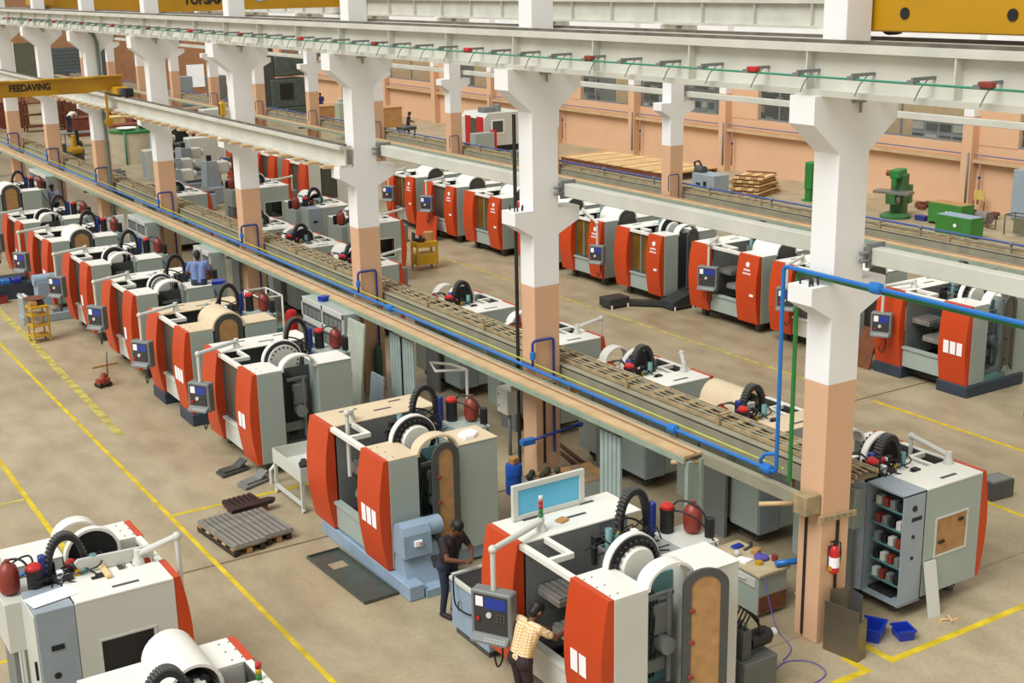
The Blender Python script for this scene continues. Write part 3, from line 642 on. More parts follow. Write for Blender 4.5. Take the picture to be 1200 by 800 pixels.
    if cabinet == 'closed':
        ec = part('electrical_cabinet', ('ec', K), lambda b: b.cbox(cx0 + .005, cx1, W - cw, W, z0 - .03, H - .01, .01), BGREY if not light else BGREY, root, label='blue grey electrical cabinet')
        part('cabinet_door', ('ecd', K), lambda b: b.cbox(cx1, cx1 + .02, W - cw + .02, W - .02, z0, H - .05, .006), g, ec)
        part('door_handle', ('ech', K), lambda b: b.box(cx1 + .02, cx1 + .05, W - .14, W - .1, 1.15, 1.4), BLACK, ec)
        part('vent', ('ecv', K), lambda b: b.cyl((cx0 + .3, W - .005, 1.2), (cx0 + .3, W + .006, 1.2), .045, n=12), BLACK, ec)
        part('switch', ('ecs', K), lambda b: b.box(cx0 + .18, cx0 + .34, W - .005, W + .012, 1.55, 1.62), BLACK, ec)
    else:
        ec = part('electrical_cabinet', ('eco', K), lambda b: (b.box(cx0, cx1, W - .02, W, z0 - .03, H - .01), b.box(cx0, cx1, W - cw, W - cw + .02, z0 - .03, H - .01), b.box(cx0, cx0 + .02, W - cw, W, z0 - .03, H - .01), b.box(cx0, cx1, W - cw, W, H - .03, H), b.box(cx0, cx1, W - cw, W, z0 - .05, z0 - .02)), BGREY, root, label='open electrical cabinet')
        dr_ = part('cabinet_door', ('ecod', K), lambda b: b.cbox(0, .03, -.72, 0, z0 - .03, H - .02, .005), BGREY, ec, (cx1, W - cw, 0), .5)
        part('door_pocket', ('ecodp', K), lambda b: b.cbox(-.05, 0, -.45, -.3, 1.4, 1.7, .02), LGREY, dr_)
        for i in range(5):
            part('component_rail', ('ecr', K, i), lambda b: b.box(cx0 + .02, cx1 - .08, W - cw + .05, W - .05, .5 + .3 * i, .53 + .3 * i), TEAL, ec)
            for j in range(4):
                part('breaker', ('ecb', K, i, j), lambda b: b.cbox(cx1 - .2, cx1 - .08, W - .62 + .14 * j, W - .53 + .14 * j, .53 + .3 * i, .67 + .3 * i, .006), (LGREY, BLACK, MGREY, DRED)[(i + j * 3) % 4], ec)
        for zz, rr in ((H - .25, .05), (1.35, .03), (1.0, .03)):
            part('switch', ('ecsw', K, zz), lambda b: b.cyl((cx0 + .25, W, zz), (cx0 + .25, W + .012, zz), rr, n=12), BLACK, ec)
        part('name_plate', ('ecnp', K), lambda b: b.box(cx0 + .08, cx0 + .3, W, W + .006, H - .46, H - .4), BLACK, ec)
    # rear wall
    part('rear_wall', ('rw', K), lambda b: b.box(DR - .08, DR - .03, .7, W - cw, z0, 1.55), g, root)
    # drum and upper gear
    zc = H - .03
    dc = ((xb0 + xb1) / 2 - .05, .74, zc)
    if hood == 'long':
        part('tool_magazine', ('ldrum', K), lambda b: (b.cyl(((xb0 + xb1) / 2, .72, H - .1), ((xb0 + xb1) / 2, .9, H - .1), (xb1 - xb0) / 2 - .05, n=24), [b.cyl(((xb0 + xb1) / 2 + .2 * math.cos(q), .9, H - .05 + .2 * math.sin(q)), ((xb0 + xb1) / 2 + .2 * math.cos(q), 1.0, H - .05 + .2 * math.sin(q)), .05, n=8) for q in (0.3, 1.2, 2.1, 3.0)]), BLACK, root)
        part('drum_bracket', ('ldb', K), lambda b: b.cbox((xb0 + xb1) / 2 - .1, (xb0 + xb1) / 2 + .12, .9, 1.04, H - .05, H + .12, .01), LGREY, root)
    if hood != 'long': disc_parts(root, dc, dr or (.43 if D > 1.9 else .38), drum, (K, hood, dr))
    sy = dc[1] + .3 if hood != 'long' else 1.12
    bx0 = xb0 + .3
    part('spindle_housing', ('sph', K, hood), lambda b: (b.box(bx0, bx0 + .5, sy, sy + .02, 1.0, H - .05), b.box(bx0, bx0 + .5, sy + .45, sy + .47, 1.0, H - .05), b.box(bx0, bx0 + .02, sy, sy + .47, 1.0, H - .05), b.box(bx0 + .48, bx0 + .5, sy, sy + .47, 1.0, H - .05), b.box(bx0, bx0 + .5, sy, sy + .47, 1.0, 1.5)), MGREY, root)
    part('lift_cylinder', ('lc', K, hood), lambda b: (b.cyl((bx0 + .1, sy + .35, 1.5), (bx0 + .1, sy + .35, H + .22), .05, n=10), b.cyl((bx0 + .24, sy + .38, 1.5), (bx0 + .24, sy + .38, H + .08), .05, n=10)), TEAL, root)
    part('servo_motor', ('sm', K, hood), lambda b: (b.cbox(bx0 + .22, bx0 + .42, sy + .1, sy + .3, H - .25, H + .0, .02), b.cyl((bx0 + .32, sy + .2, H), (bx0 + .32, sy + .2, H + .05), .08, n=12)), BLACK, root)
    part('motor_cap', ('smc', K, hood), lambda b: b.lathe([(.085, 0), (.08, .06), (.04, .09), (.01, .095)], (bx0 + .34, sy + .12, H + .03), 'z', 12), RED, root)
    ky = min(W - .95, sy + .62)
    x1 = bx0 + .45 if D > 1.9 else D - .9
    drag_chain(root, x1, ky, H - .15, .55, .72, 26 if detail > 1 else 14, (K, hood, detail))
    part('blue_column', ('bc', K, hood), lambda b: b.cbox(x1 + .52, x1 + .62, ky - .1, ky + .02, 1.4, H + .32, .02), DBLUE, root)
    part('power_box', ('pb', K, hood), lambda b: b.cbox(x1 + .55, x1 + 1.15, sy - .2, sy + .5, 1.3, H - .12, .01), LGREY if light else GREY, root)
    part('power_stand', ('pst', K, hood), lambda b: (b.box(x1 + .6, x1 + .66, sy - .15, sy + .45, 0, 1.3), b.box(x1 + 1.04, x1 + 1.1, sy - .15, sy + .45, 0, 1.3)), MGREY, root)
    part('pump_motor', ('pm', K, hood), lambda b: (b.cyl((x1 + .72, sy + .42, H - .12), (x1 + .72, sy + .42, H + .2), .1, n=14), b.cyl((x1 + .72, sy + .42, H + .2), (x1 + .72, sy + .42, H + .24), .11, n=14)), BLACK, root)
    part('pump_cap', ('pmc', K, hood), lambda b: b.lathe([(.1, 0), (.1, .04), (.05, .08), (.01, .085)], (x1 + .72, sy + .42, H + .24), 'z', 12), RED, root)
    if acc:
        part('accumulator', ('acc', K, hood), lambda b: b.lathe([(.06, 0), (.12, .04), (.135, .12), (.135, .3), (.11, .38), (.05, .43), (.035, .44), (.035, .48), (.01, .485)], (x1 + 1.0, sy + .2, H - .12), 'z', 16), DRED, root, label='oxide red pressure accumulator')
        part('filter', ('flt', K, hood), lambda b: b.cyl((x1 + 1.1, sy - .05, H - .12), (x1 + 1.1, sy - .05, H + .16), .07, n=12), BLACK, root)
    if detail > 1:
        part('hose', ('hs', K, hood), lambda b: (b.tube(smooth_path([(x1 + .75, sy + .4, H + .22), (x1 + .85, sy + .3, H + .36), (x1 + 1.0, sy + .1, H + .3), (x1 + 1.08, sy - .05, H + .1)]), .016, 6), b.tube(smooth_path([(x1 + .7, sy + .35, H + .2), (x1 + .7, sy + .1, H + .3), (x1 + .9, sy - .1, H + .15), (x1 + 1.1, sy - .2, H - .2)]), .014, 6), b.tube(smooth_path([(bx0 + .3, sy + .3, H), (bx0 + .4, sy + .5, H + .2), (x1 + .3, ky, H + .1), (x1 + .5, ky - .15, H - .1)]), .016, 6)), BLACK, root)
        part('air_hose', ('ah', K, hood), lambda b: b.tube([(x1 + .5, sy - .1, H - .3), (x1 + .7, sy - .3, H - .1), (x1 + .9, sy - .35, H - .2), (x1 + 1.1, sy - .3, H - .6)], .02, 6), PBLUE, root)
        part('manifold', ('mf', K, hood), lambda b: (b.cbox(x1 + .1, x1 + .5, sy - .25, sy - .05, H - .5, H - .36, .01), [b.cyl((x1 + .16 + .1 * i, sy - .15, H - .36), (x1 + .16 + .1 * i, sy - .15, H - .3), .03, n=8) for i in range(4)]), LGREY, root)
    if detail > 1:
        rr = random.Random(5)
        def junk(b):
            for i in range(16):
                px, py = bx0 - .1 + rr.random() * .9, sy - .1 + rr.random() * .75; h = rr.random() * .14 + .03; s_ = .02 + rr.random() * .04
                b.cbox(px - s_, px + s_, py - s_, py + s_, H - .28, H - .1 + h, .004)
            for i in range(9):
                p = [(bx0 - .1 + rr.random() * 1.0, sy - .1 + rr.random() * .8, H - .2 + rr.random() * .32) for q in range(4)]
                b.tube(smooth_path(p), .012, 5)
        part('cable_bundle', ('junk', K, hood), junk, BLACK, root, kind='stuff')
        part('terminal_block', ('tb1', K, hood), lambda b: b.cbox(bx0 + .05, bx0 + .15, sy + .02, sy + .1, H - .1, H + .06, .01), PAPER, root)
        part('relay_block', ('tb2', K, hood), lambda b: b.cbox(bx0 + .5, bx0 + .58, sy + .3, sy + .4, H - .1, H + .1, .01), PAPER, root)
        part('warning_tag', ('wtag', K, hood), lambda b: b.cbox(bx0 + .3, bx0 + .36, sy + .4, sy + .44, H, H + .09, .004), CARTY, root)
    # pendant
    if pend:
        e = pedit or ((.5, W - .62, H), (-.5, W - 1.08, H + .14), 1.72, (.52, .62), .6 if face < 0 else 0.0)
        pendant(root, e[0], e[1], e[2], e[3], arm_only, e[4], lamp, (K, str(e)))
    # base
    if base == 'legs':
        for px in (.25, D - .35):
            for py in (.2, W - .4):
                part('foot', ('foot', K), lambda b: (b.box(0, .16, 0, .16, .06, z0), b.cyl((.08, .08, 0), (.08, .08, .07), .09, n=10)), DGREY, root, (px, py, 0))
        part('bed', ('bed', K), lambda b: b.box(.3, D - .1, .25, W - .25, .14, z0 + .02), CHARCOAL, root)
    elif base == 'pads':
        for py0, py1 in ((-.05, a + .05), (b_ - .05, W + .05)):
            part('base_block', ('bb', K, py0), lambda b: b.cbox(-.02, D * .95, py0, py1, 0, z0, .02), NAVY, root, label='dark blue steel base block')
        part('bed', ('bed2', K), lambda b: b.box(.3, D - .2, a, b_, .08, z0 + .02), CHARCOAL, root)
    elif base == 'blue':
        part('bed', ('bedb', K), lambda b: (b.cbox(.02, .3, -.7, W - .25, 0, z0 - .02, .015), b.cbox(.3, D - .2, .05, W - .3, .05, z0, .01)), LBLUE, root, label='pale blue welded bed')
        part('conveyor_bed', ('cvb', K), lambda b: b.box(.32, .92, -.74, -.02, 0, .14), LBLUE, root)
        part('conveyor_ramp', ('cvr', K), lambda b: b.prism([(-.5, .1), (-.05, .1), (-.02, .42), (-.1, .72), (-.28, .72)], 'x', .12, .78), LBLUE, root)
        part('drive_hood', ('cvh', K), lambda b: b.prism([(-.44, .62), (-.04, .62), (-.06, 1.02), (-.12, 1.14), (-.24, 1.18), (-.36, 1.12), (-.42, 1.0)], 'x', .1, .6), LBLUE, root)
        part('drive_drum', ('cvd', K), lambda b: b.cyl((.58, -.22, 1.0), (.86, -.22, 1.0), .16, n=18), LBLUE, root)
        part('junction_box', ('cvj', K), lambda b: b.cbox(.28, .42, -.47, -.43, .8, .9, .006), PAPER, root)
        part('stop_button', ('cvs', K), lambda b: b.cyl((.38, -.49, .85), (.38, -.465, .85), .018, n=8), RED, root)
        part('gear_motor', ('cvg', K), lambda b: (b.cyl((.62, -.3, .42), (.98, -.3, .42), .1, n=12), b.cbox(.62, .76, -.42, -.18, .32, .52, .01)), DGREY, root)
    return root
MC = machining_center
m0 = MC('machining centre nearest the camera, orange front, worker in cream shirt leaning into it', -4.3, -.63, door='open', drum='hub', notes=2, bay_door=(1.76, -.22, -.35, .62), lamp=True, light=True, base='legs',
   pedit=((.52, 2.27, 2.18), (-.54, 1.83, 2.34), 1.76, (.6, .74), .55))
m1 = MC('machining centre on a pale blue bed with arched door ajar, second from the camera', -4.38, 5.31, door='open', drum='hub', notes=3, bay_door=(1.36, -.03, 0.0, .5), base='blue', roof='cream', pend=True, arm_only=True,
   pedit=((.5, 2.2, 2.18), (.2, 1.72, 2.5), 1.35, (.5, .6), 0))
m2 = MC('machining centre with perforated magazine wheel and open bay, third from the camera', -4.32, 11.09, W=2.75, door='dark', drum='ring', hood='none', notes=2, base='legs', roof='white')
m3 = MC('machining centre with big white barrel hood beside the dark blue floor trays', -4.32, 15.04, W=2.75, hood='long', notes=3, base='pads', roof='cream')
m4 = MC('machining centre the man in blue is sitting on', -4.25, 19.2, W=2.65, D=2.1, H=2.2, hood='ring', drum='ring', dr=.34, notes=1, side='glass')
m5 = MC('machining centre with white ring hood in front of the seated man', -4.2, 23.5, W=2.65, D=2.1, H=2.2, hood='short', drum='hub', dr=.35, notes=1, side='glass')
m6 = MC('machining centre with barrel hood behind the yellow trolley', -4.25, 27.7, W=2.65, D=2.1, H=2.2, hood='long', notes=2)
m7 = MC('machining centre at the far left with low hood, beside the bending man', -4.2, 31.6, W=2.65, D=2.1, H=2.2, hood='short', dr=.34, notes=1, side='glass')
m8 = MC('machining centre half cut by the left edge, farthest of the left row', -3.95, 38.8, W=2.65, D=2.1, H=2.2, hood='long', notes=0)
# bottom left pair, fronts turned to the aisle
sm = dict(W=2.25, D=1.85, H=2.12)
MC('bottom left machining centre with pale blue cabinet and raised control arm', -8.4, 5.5, face=1, **sm, light=True, door='open', hood='short', side='open', cabinet='closed', arm_only=True, group='machining centres',
   pedit=((.35, 1.55, 2.12), (-.12, 1.82, 2.5), 1.7, (.4, .5), 0))
mb = MC('machining centre cut by the bottom edge with white barrel hood', -8.4, 1.3, face=1, **sm, light=True, hood='long', side='glass', pend=False)
for i, (m_, h) in enumerate(((GREEN, 0), (CARTY, .07), (RED, .14))): part('signal_lamp', None, lambda b: b.cyl((.14, 1.12, 2.12 + h), (.14, 1.12, 2.185 + h), .035, n=10), m_, mb)
part('red_button', None, lambda b: b.lathe([(.06, 0), (.06, .05), (.045, .07), (.01, .075)], (.45, 1.2, 2.12), 'z', 12), RED, mb)
# row behind the tray, backs toward us
MC('machining centre with its electrical cabinet wide open at the right', 3.38, 2.1, face=1, W=2.3, D=1.85, H=2.06, cabinet='open', arm_only=True, pedit=((.25, 1.75, 2.06), (.2, .95, 2.28), 1.9, (.4, .5), 0))
r2 = dict(W=2.25, D=1.65, H=2.06, face=1)
MC('machining centre behind the tray nearest the tall column, with big black drag chain', 3.25, 5.2, **r2, hood='long', roof='cream', pend=False)
MC('machining centre behind the tray with white ring hood, seen from the back', 3.25, 8.36, **r2, arm_only=True, pedit=((.3, 1.7, 2.06), (.24, 1.55, 2.4), 2.3, (.4, .5), 0))
MC('machining centre just right of the second column behind the tray', 3.25, 11.95, **r2, arm_only=True, pedit=((.35, 1.7, 2.06), (-.2, 1.85, 2.35), 1.9, (.4, .5), 0))
MC('machining centre left of the second column behind the tray, white top', 3.25, 15.4, **r2, pend=False)
MC('machining centre with pendant panel behind the third column', 3.25, 21.4, **r2, hood='long', side='open')
MC('machining centre with see-through end window beside the yellow tool cart', 6.45, 27.4, **r2, side='open', pend=True)
MC('machining centre with square end window left of the third column', 6.5, 36.9, W=2.4, D=1.85, H=2.1, face=1, side='open')
MC('grey backed machining centre seen between fourth and fifth columns', 3.25, 36.9, W=2.4, D=1.85, H=2.1, face=1, pend=False)
MC('machining centre with white roof and black wheel left of the third column', 3.25, 25.0, **r2, pend=False)
MC('machining centre with white roof behind the tray right of the fourth column', 3.25, 28.5, **r2, pend=False)
MC('grey green backed machining centre in the second line right of the fourth column', 6.5, 31.3, **r2, hood='long', pend=False)
# row across the right aisle
R3 = dict(notes=0, emblem=True, hood='long', side='glass', detail=1)
MC('orange machining centre on dark blue base blocks at the right, with papers', 11.2, 6.4, W=2.75, door='open', notes=3, hood='short', base='pads', side='glass', pedit=((.5, 2.1, 2.18), (-.35, 2.3, 2.3), 1.65, (.5, .6), .5), bay_door=(1.5, -.05, .1, .5))
MC('orange machining centre cut by the right edge', 11.2, 2.0, W=2.75, hood='long', base='pads', side='glass', pend=False)
MC('orange machining centre half hidden behind the nearest column', 11.15, 10.1, W=2.75, **R3)
MC('orange machining centre with white emblem left of the nearest column', 11.15, 13.35, W=2.85, **{**R3, 'door': 'open'}, pedit=((.4, 2.2, 2.18), (-.12, 1.95, 2.25), 1.62, (.6, .7), .45))
MC('orange machining centre with arched door beside the dark chip conveyor', 11.1, 17.5, W=2.25, H=2.12, **{**R3, 'hood': 'short', 'door': 'amber'}, bay_door=(1.36, -.03, .15, .5), pend=False)
MC('orange machining centre right of the second column, with hanging panel', 11.1, 20.5, W=2.25, H=2.12, **{**R3, 'door': 'amber'}, pedit=((.4, 1.6, 2.12), (-.45, -.35, 2.2), 1.5, (.5, .6), .45))
MC('orange machining centre hidden behind the second column', 11.1, 23.4, W=2.25, H=2.12, **R3, pend=False)
MC('orange machining centre with amber window left of the second column', 10.95, 26.4, W=2.45, H=2.12, **{**R3, 'door': 'amber'}, pend=False)
MC('orange machining centre with narrow hanging panel in the middle of the far row', 10.95, 29.6, W=2.35, H=2.12, **R3)
MC('orange machining centre right of the third column, farthest on that side', 10.95, 32.8, W=2.3, H=2.12, **{**R3, 'door': 'amber'})
MC('far red machining centre with tall arched black door between two columns', 8.9, 38.5, W=2.5, H=2.2, notes=0, hood='long', side='glass', detail=1, pend=False, light=True)
MC('far red machining centre second behind the fourth column', 8.95, 42.0, W=2.5, H=2.2, notes=0, hood='long', side='glass', detail=1)
MC('far red machining centre farthest behind the fourth column', 9.0, 45.6, W=2.5, H=2.2, notes=0, hood='long', side='glass', detail=1)
# ================================================================== LOOSE OBJECTS
def single(name, fn, m, label, cat, loc=(0, 0, 0), rotz=0, group=None):
    o = part(name, None, fn, m, None, loc, rotz); return tag(o, label, cat, group)
# --- slotted plates on timber bearers
def slot_plate(label, cx, cy, sx, sy, z, rz, m, n):
    t = thing('slotted_plate', label, 'steel plate', (cx, cy, z), rz, 'slotted plates on the floor')
    part('plate', None, lambda b: b.cbox(-sx / 2, sx / 2, -sy / 2, sy / 2, 0, .05, .006), m, t)
    for i in range(n):
        x0 = -sx / 2 + sx * i / n
        part('slat', ('slat', sx, sy, n), lambda b: b.box(.012, sx / n - .018, -sy / 2 + .01, sy / 2 - .01, .05, .085), m, t, (x0, 0, 0))
def pallet(label, cx, cy, sx, sy, rz):
    t = thing('pallet', label, 'pallet', (cx, cy, 0), rz, 'small pallets under the slotted plates')
    for i in range(3): part('bearer', ('bear', sy), lambda b: b.cbox(-.05, .05, -sy / 2, sy / 2, 0, .1, .008), BROWNST if i != 1 else WOOD, t, (-sx * .42 + sx * .42 * i, 0, 0))
    for i in range(5): part('deck_board', ('deckb', sx), lambda b: b.box(-sx / 2, sx / 2, -.06, .06, .1, .13), PINE if i % 2 else WOOD, t, (0, -sy * .43 + sy * .215 * i, 0))
pallet('timber pallet under the left slotted plate', -5.86, 8.6, .6, 1.5, .1)
pallet('timber pallet under the right slotted plate', -5.22, 8.6, .46, 1.2, .08)
slot_plate('left grey slotted steel plate on the aisle floor', -5.84, 8.6, .62, 1.5, .13, .1, TSTEEL, 6)
slot_plate('right grey slotted steel plate on the aisle floor', -5.22, 8.6, .56, 1.25, .13, .08, TSTEEL, 5)
slot_plate('dark oiled slotted plate lying behind the grey ones', -5.12, 9.95, .62, .5, .05, .1, BROWNST, 6)
single('steel_bar', lambda b: b.prism([(-.45, -.1), (.4, -.08), (.5, .02), (.4, .12), (-.45, .12)], 'z', 0, .07), BROWNST, 'dark brown steel bar across the slotted plates', 'steel bar', (-5.1, 9.5, .14), .08)
single('plate_support', lambda b: b.box(-.3, .3, -.2, .2, 0, .05), DWOOD, 'dark wood packing under the oiled plate', 'wood block', (-5.12, 9.95, 0), .1)
single('bar_support', lambda b: b.box(-.3, .3, -.06, .06, 0, .14), DWOOD, 'dark wood packing under the brown steel bar', 'wood block', (-5.1, 9.5, 0), .08)
# --- drip pan
pn = thing('drip_pan', 'flat dark green grey drip pan on the floor before the blue bed', 'pan', (-4.72, 6.02, 0), .03)
part('pan_floor', None, lambda b: b.box(-.3, .3, -1.06, 1.06, .01, .02), mat('pan_green_grey', (84, 92, 84), .4, .3, var=.1), pn)
for (x0, x1, y0, y1) in ((-.31, -.29, -1.06, 1.06), (.29, .31, -1.06, 1.06), (-.31, .31, -1.07, -1.05), (-.31, .31, 1.05, 1.07)):
    part('pan_rim', None, lambda b: b.box(x0, x1, y0, y1, .01, .06), mat('pan_green_grey', (84, 92, 84)), pn)
part('inner_plate', None, lambda b: b.box(-.14, .14, .35, .6, .02, .026), FLOOR, pn)
# --- chip stand with tray left of the blue bed machine
cs = thing('chip_trolley', 'pale grey tube frame trolley with tray between two machines', 'trolley', (-3.95, 9.6, 0))
part('tray', None, lambda b: (b.box(-.35, .4, -.65, .7, .62, .65), b.box(-.36, -.34, -.66, .71, .62, .9), b.box(.39, .41, -.66, .71, .62, .9), b.box(-.36, .41, -.67, -.65, .62, .9), b.box(-.36, .41, .7, .72, .62, .9)), LGREY, cs)
part('scrap', None, lambda b: [b.cbox(-.2 + .12 * i, -.1 + .12 * i, -.3 + .2 * (i % 3), -.1 + .2 * (i % 3), .65, .72 + .03 * (i % 2)) for i in range(4)], CHARCOAL, cs, kind='stuff')
for px in (-.33, .36):
    for py in (-.62, .66): part('leg', 'cs_leg', lambda b: (b.box(-.03, .03, -.03, .03, .1, .62), b.cyl((-.03, 0, .05), (.03, 0, .05), .05, n=10)), LGREY, cs, (px, py, 0))
for px in (-.33, .36): part('stretcher', 'cs_str', lambda b: b.box(-.025, .025, -.62, .66, .12, .18), LGREY, cs, (px, 0, 0))
single('wire_guard', lambda b: b.tube([(-.3, 0, 0), (-.3, 0, .28), (-.22, 0, .36), (.22, 0, .36), (.3, 0, .28), (.3, 0, 0)], .04, 8), LGREY, 'rounded grey tube guard on the floor left of the trolley', 'guard', (-3.9, 10.75, 0))
for i, (x, y, r) in enumerate([(-4.62, 11.8, .2), (-4.5, 10.95, .3)]):
    single('scrap_sheet', lambda b: (b.prism([(-.35, -.2), (.3, -.15), (.35, .2), (-.3, .15)], 'z', .02, .06), b.prism([(-.25, .06), (.1, .06), (.3, .2), (.28, .22), (.08, .1), (-.25, .1)], 'y', -.12, .12)), MGREY if i else DGREY, ['dark bent scrap under the perforated wheel machine', 'grey crumpled sheet on the floor before the perforated wheel machine'][i], 'scrap', (x, y, 0), r)
# --- coolant tank where the man in dark shirt rests his arms
ct = thing('coolant_tank', 'pale blue coolant tank with open top beside the man in dark shirt', 'tank', (-3.95, 2.98, 0))
part('body', None, lambda b: (b.cbox(-.32, .3, -.66, .42, .12, .9, .01)), LBLUE, ct)
part('rim', None, lambda b: (b.box(-.36, -.3, -.68, .46, .9, .95), b.box(.28, .34, -.68, .46, .9, .95), b.box(-.36, .34, .4, .46, .9, .95)), LGREY, ct)
part('chip_bed', None, lambda b: b.box(-.3, .28, -.66, .4, .9, .92), CHARCOAL, ct)
part('handle', None, lambda b: b.tube([(-.34, 0.1, .5), (-.38, .1, .5), (-.38, .1, .64), (-.34, .1, .64)], .01, 6), DGREY, ct)
part('foot', None, lambda b: b.box(-.28, .26, -.6, .36, 0, .12), DGREY, ct)
part('spray_hose', None, lambda b: b.tube(smooth_path([(-.34, .3, .98), (-.4, .2, .9), (-.42, .1, .6), (-.36, -.2, .55), (-.34, -.4, .7)]), .014, 6), CLINE, ct)
# --- blue film guard frame on the roof of the nearest machine
gf = thing('guard_frame', 'guard frame with light blue film standing on the nearest machine', 'guard', (-3.95, 2.12, 2.19))
part('frame', None, lambda b: (b.cbox(0, 1.24, -.03, .03, 0, .07, .005), b.cbox(0, 1.24, -.03, .03, .45, .53, .005), b.cbox(0, .09, -.03, .03, .07, .45, .005), b.cbox(1.15, 1.24, -.03, .03, .07, .45, .005)), LGREY, gf)
part('film_pane', None, lambda b: b.box(.09, 1.15, -.006, .006, .07, .45), FILM, gf)
single('sponge_block', lambda b: b.cbox(-.09, .09, -.07, .07, 0, .03), CARD, 'small brown block lying on the roof of the nearest machine', 'block', (-3.35, 1.75, 2.185), .3)
single('cloth', lambda b: b.prism([(-.2, -.1), (-.05, -.17), (.15, -.1), (.2, .08), (.02, .14), (-.16, .1)], 'z', 0, .05), PAPER, 'crumpled white cloth on the rear housing of the blue bed machine', 'cloth', (-2.62, 5.62, 2.185), .4)
single('white_sheet', lambda b: b.box(-.3, .3, -.16, .16, 0, .004), PAPER, 'sheet of white paper on the bottom left cabinet', 'paper', (-9.98, 3.6, 2.125), .2)
rf = thing('roof_door', 'white sliding roof door lifted on edge on the bottom left machine', 'door panel', (-9.55, 4.05, 2.13))
part('panel', None, lambda b: b.prism([(0, 0), (1.05, 0), (1.05, .16), (.05, .2), (0, .16)], 'y', 0, .05), LGREY, rf)
part('wood_wedge', None, lambda b: b.cbox(.3, .38, -.35, .12, -.002, .05), PINE, rf)
# --- blue drum, crate table, junk by second column
bd = thing('barrel', 'blue plastic barrel beside the second column', 'barrel', (-.5, 7.55, 0))
part('shell', None, lambda b: b.lathe([(.14, 0), (.165, .02), (.165, .18), (.172, .2), (.165, .22), (.165, .4), (.172, .42), (.165, .44), (.165, .56), (.15, .6)], (0, 0, 0), 'z', 20), mat('barrel_blue', (30, 92, 190), .4), bd)
single('cardboard_box', lambda b: b.cbox(-.09, .09, -.07, .07, 0, .13), CARD, 'small cardboard box on top of the blue barrel', 'box', (-.5, 7.55, .6), .3)
cr_ = thing('crate_table', 'low grey crate with brown plank top before the second column', 'crate', (.2, 6.75, 0), -.1)
for (x0, x1, y0, y1) in ((-.75, .75, -.45, -.42), (-.75, .75, .42, .45), (-.75, -.72, -.42, .42), (.72, .75, -.42, .42)): part('side', None, lambda b: b.box(x0, x1, y0, y1, 0, .42), GREY, cr_)
for i in range(6): part('plank', 'crplank', lambda b: b.box(0, .235, -.44, .44, .42, .45), WOOD if i % 2 else mat('dusty_plank', (150, 126, 96), .8), cr_, (-.74 + .247 * i, 0, 0))
single('scrap_heap', lambda b: [b.ball((-.3 + .12 * i, .1 * math.sin(i * 2), .05 + .02 * (i % 2)), .07, 7, 5) for i in range(6)], mat('junk_green', (70, 74, 58), .7, var=.3), 'small heap of dark fittings on the crate table', 'fittings', (-.2, 7.0, .46))['kind'] = 'stuff'
hb = thing('bar_clamp', 'blue bar clamp fixed across the second column', 'clamp', (0, 7.5, 1.05))
part('bar', None, lambda b: b.cyl((-.25, -.1, .0), (.95, -.1, .1), .03, n=8), DBLUE, hb)
part('head', None, lambda b: b.cbox(-.42, -.12, -.17, -.04, -.06, .06, .01), PBLUE, hb)
part('knob', None, lambda b: b.ball((.97, -.1, .1), .06, 8, 5), DBLUE, hb)
jb = thing('junction_cabinet', 'pale grey hanging switch box left of the second column', 'switch box', (.55, 9.35, 0), 0)
part('box', None, lambda b: b.cbox(-.18, .18, -.2, .2, .95, 1.5, .015), LGREY, jb)
part('lock', None, lambda b: [b.cyl((-.19, .12, z), (-.18, .12, z), .02, n=8) for z in (1.1, 1.35)], DGREY, jb)
part('post', None, lambda b: b.cyl((0, 0, 0), (0, 0, .95), .04, n=8), MGREY, jb)
wf_ = thing('tube_stand', 'white bent tube stand under the front tray', 'stand', (.45, 10.9, 0))
part('upright', None, lambda b: b.cyl((0, 0, 0), (0, 0, 1.5), .035, n=8), WHITE, wf_)
part('top_loop', None, lambda b: b.tube([(0, 0, 1.5), (-.1, .5, 1.52), (-.4, .9, 1.52), (-.6, .3, 1.5), (0, 0, 1.5)], .03, 8), WHITE, wf_)
part('base_plate', None, lambda b: b.cbox(-.2, .2, -.2, .2, 0, .03), MGREY, wf_)
# --- component racks along the front column row
def rack(label, y0, y1, H=2.3, x0=-1.0, x1=-.55, rows=5, cols=2):
    t = thing('drawer_rack', label, 'rack', (x0, y0, 0), 0, 'grey drawer racks along the columns')
    L_ = y1 - y0
    part('carcass', None, lambda b: b.cbox(.03, x1 - x0, 0, L_, 0, H, .01), GREY, t)
    for c in range(cols + 1): part('upright', ('rku', H), lambda b: b.box(0, .04, -.03, .03, 0, H), LGREY, t, (0, .03 + (L_ - .06) * c / cols, 0))
    for r in range(rows):
        part('rail', ('rkr', L_), lambda b: b.box(0, .04, 0, L_, 0, .12), LGREY, t, (0, 0, H - .12 - r * H / rows))
        for c in range(cols):
            dr = part('drawer', ('rkd', L_, H, cols, rows), lambda b: b.box(.015, .03, .06, L_ / cols - .06, .03, H / rows - .16), DGREY, t, (0, L_ * c / cols, H - (r + 1) * H / rows))
            for j in range(4): part('slot', ('rkj', L_, H, cols, rows, j), lambda b: b.box(.005, .015, .09 + (L_ / cols - .2) * j / 4, .05 + (L_ / cols - .2) * (j + 1) / 4, .05, H / rows - .2), MGREY, dr)
rack('grey drawer rack behind the perforated wheel machine', 13.95, 16.3)
rack('grey drawer rack behind the seated man', 22.7, 24.1)
rack('grey drawer rack behind the barrel hood machine', 28.6, 30.6)
rack('grey drawer rack at the far left behind the last machines', 41.6, 44.6)
single('lift_table_box', lambda b: b.cbox(-.12, .12, -.1, .1, 0, .12), BLUE, 'small blue box on top of the drawer rack', 'box', (-.75, 15.5, 2.3), .3)
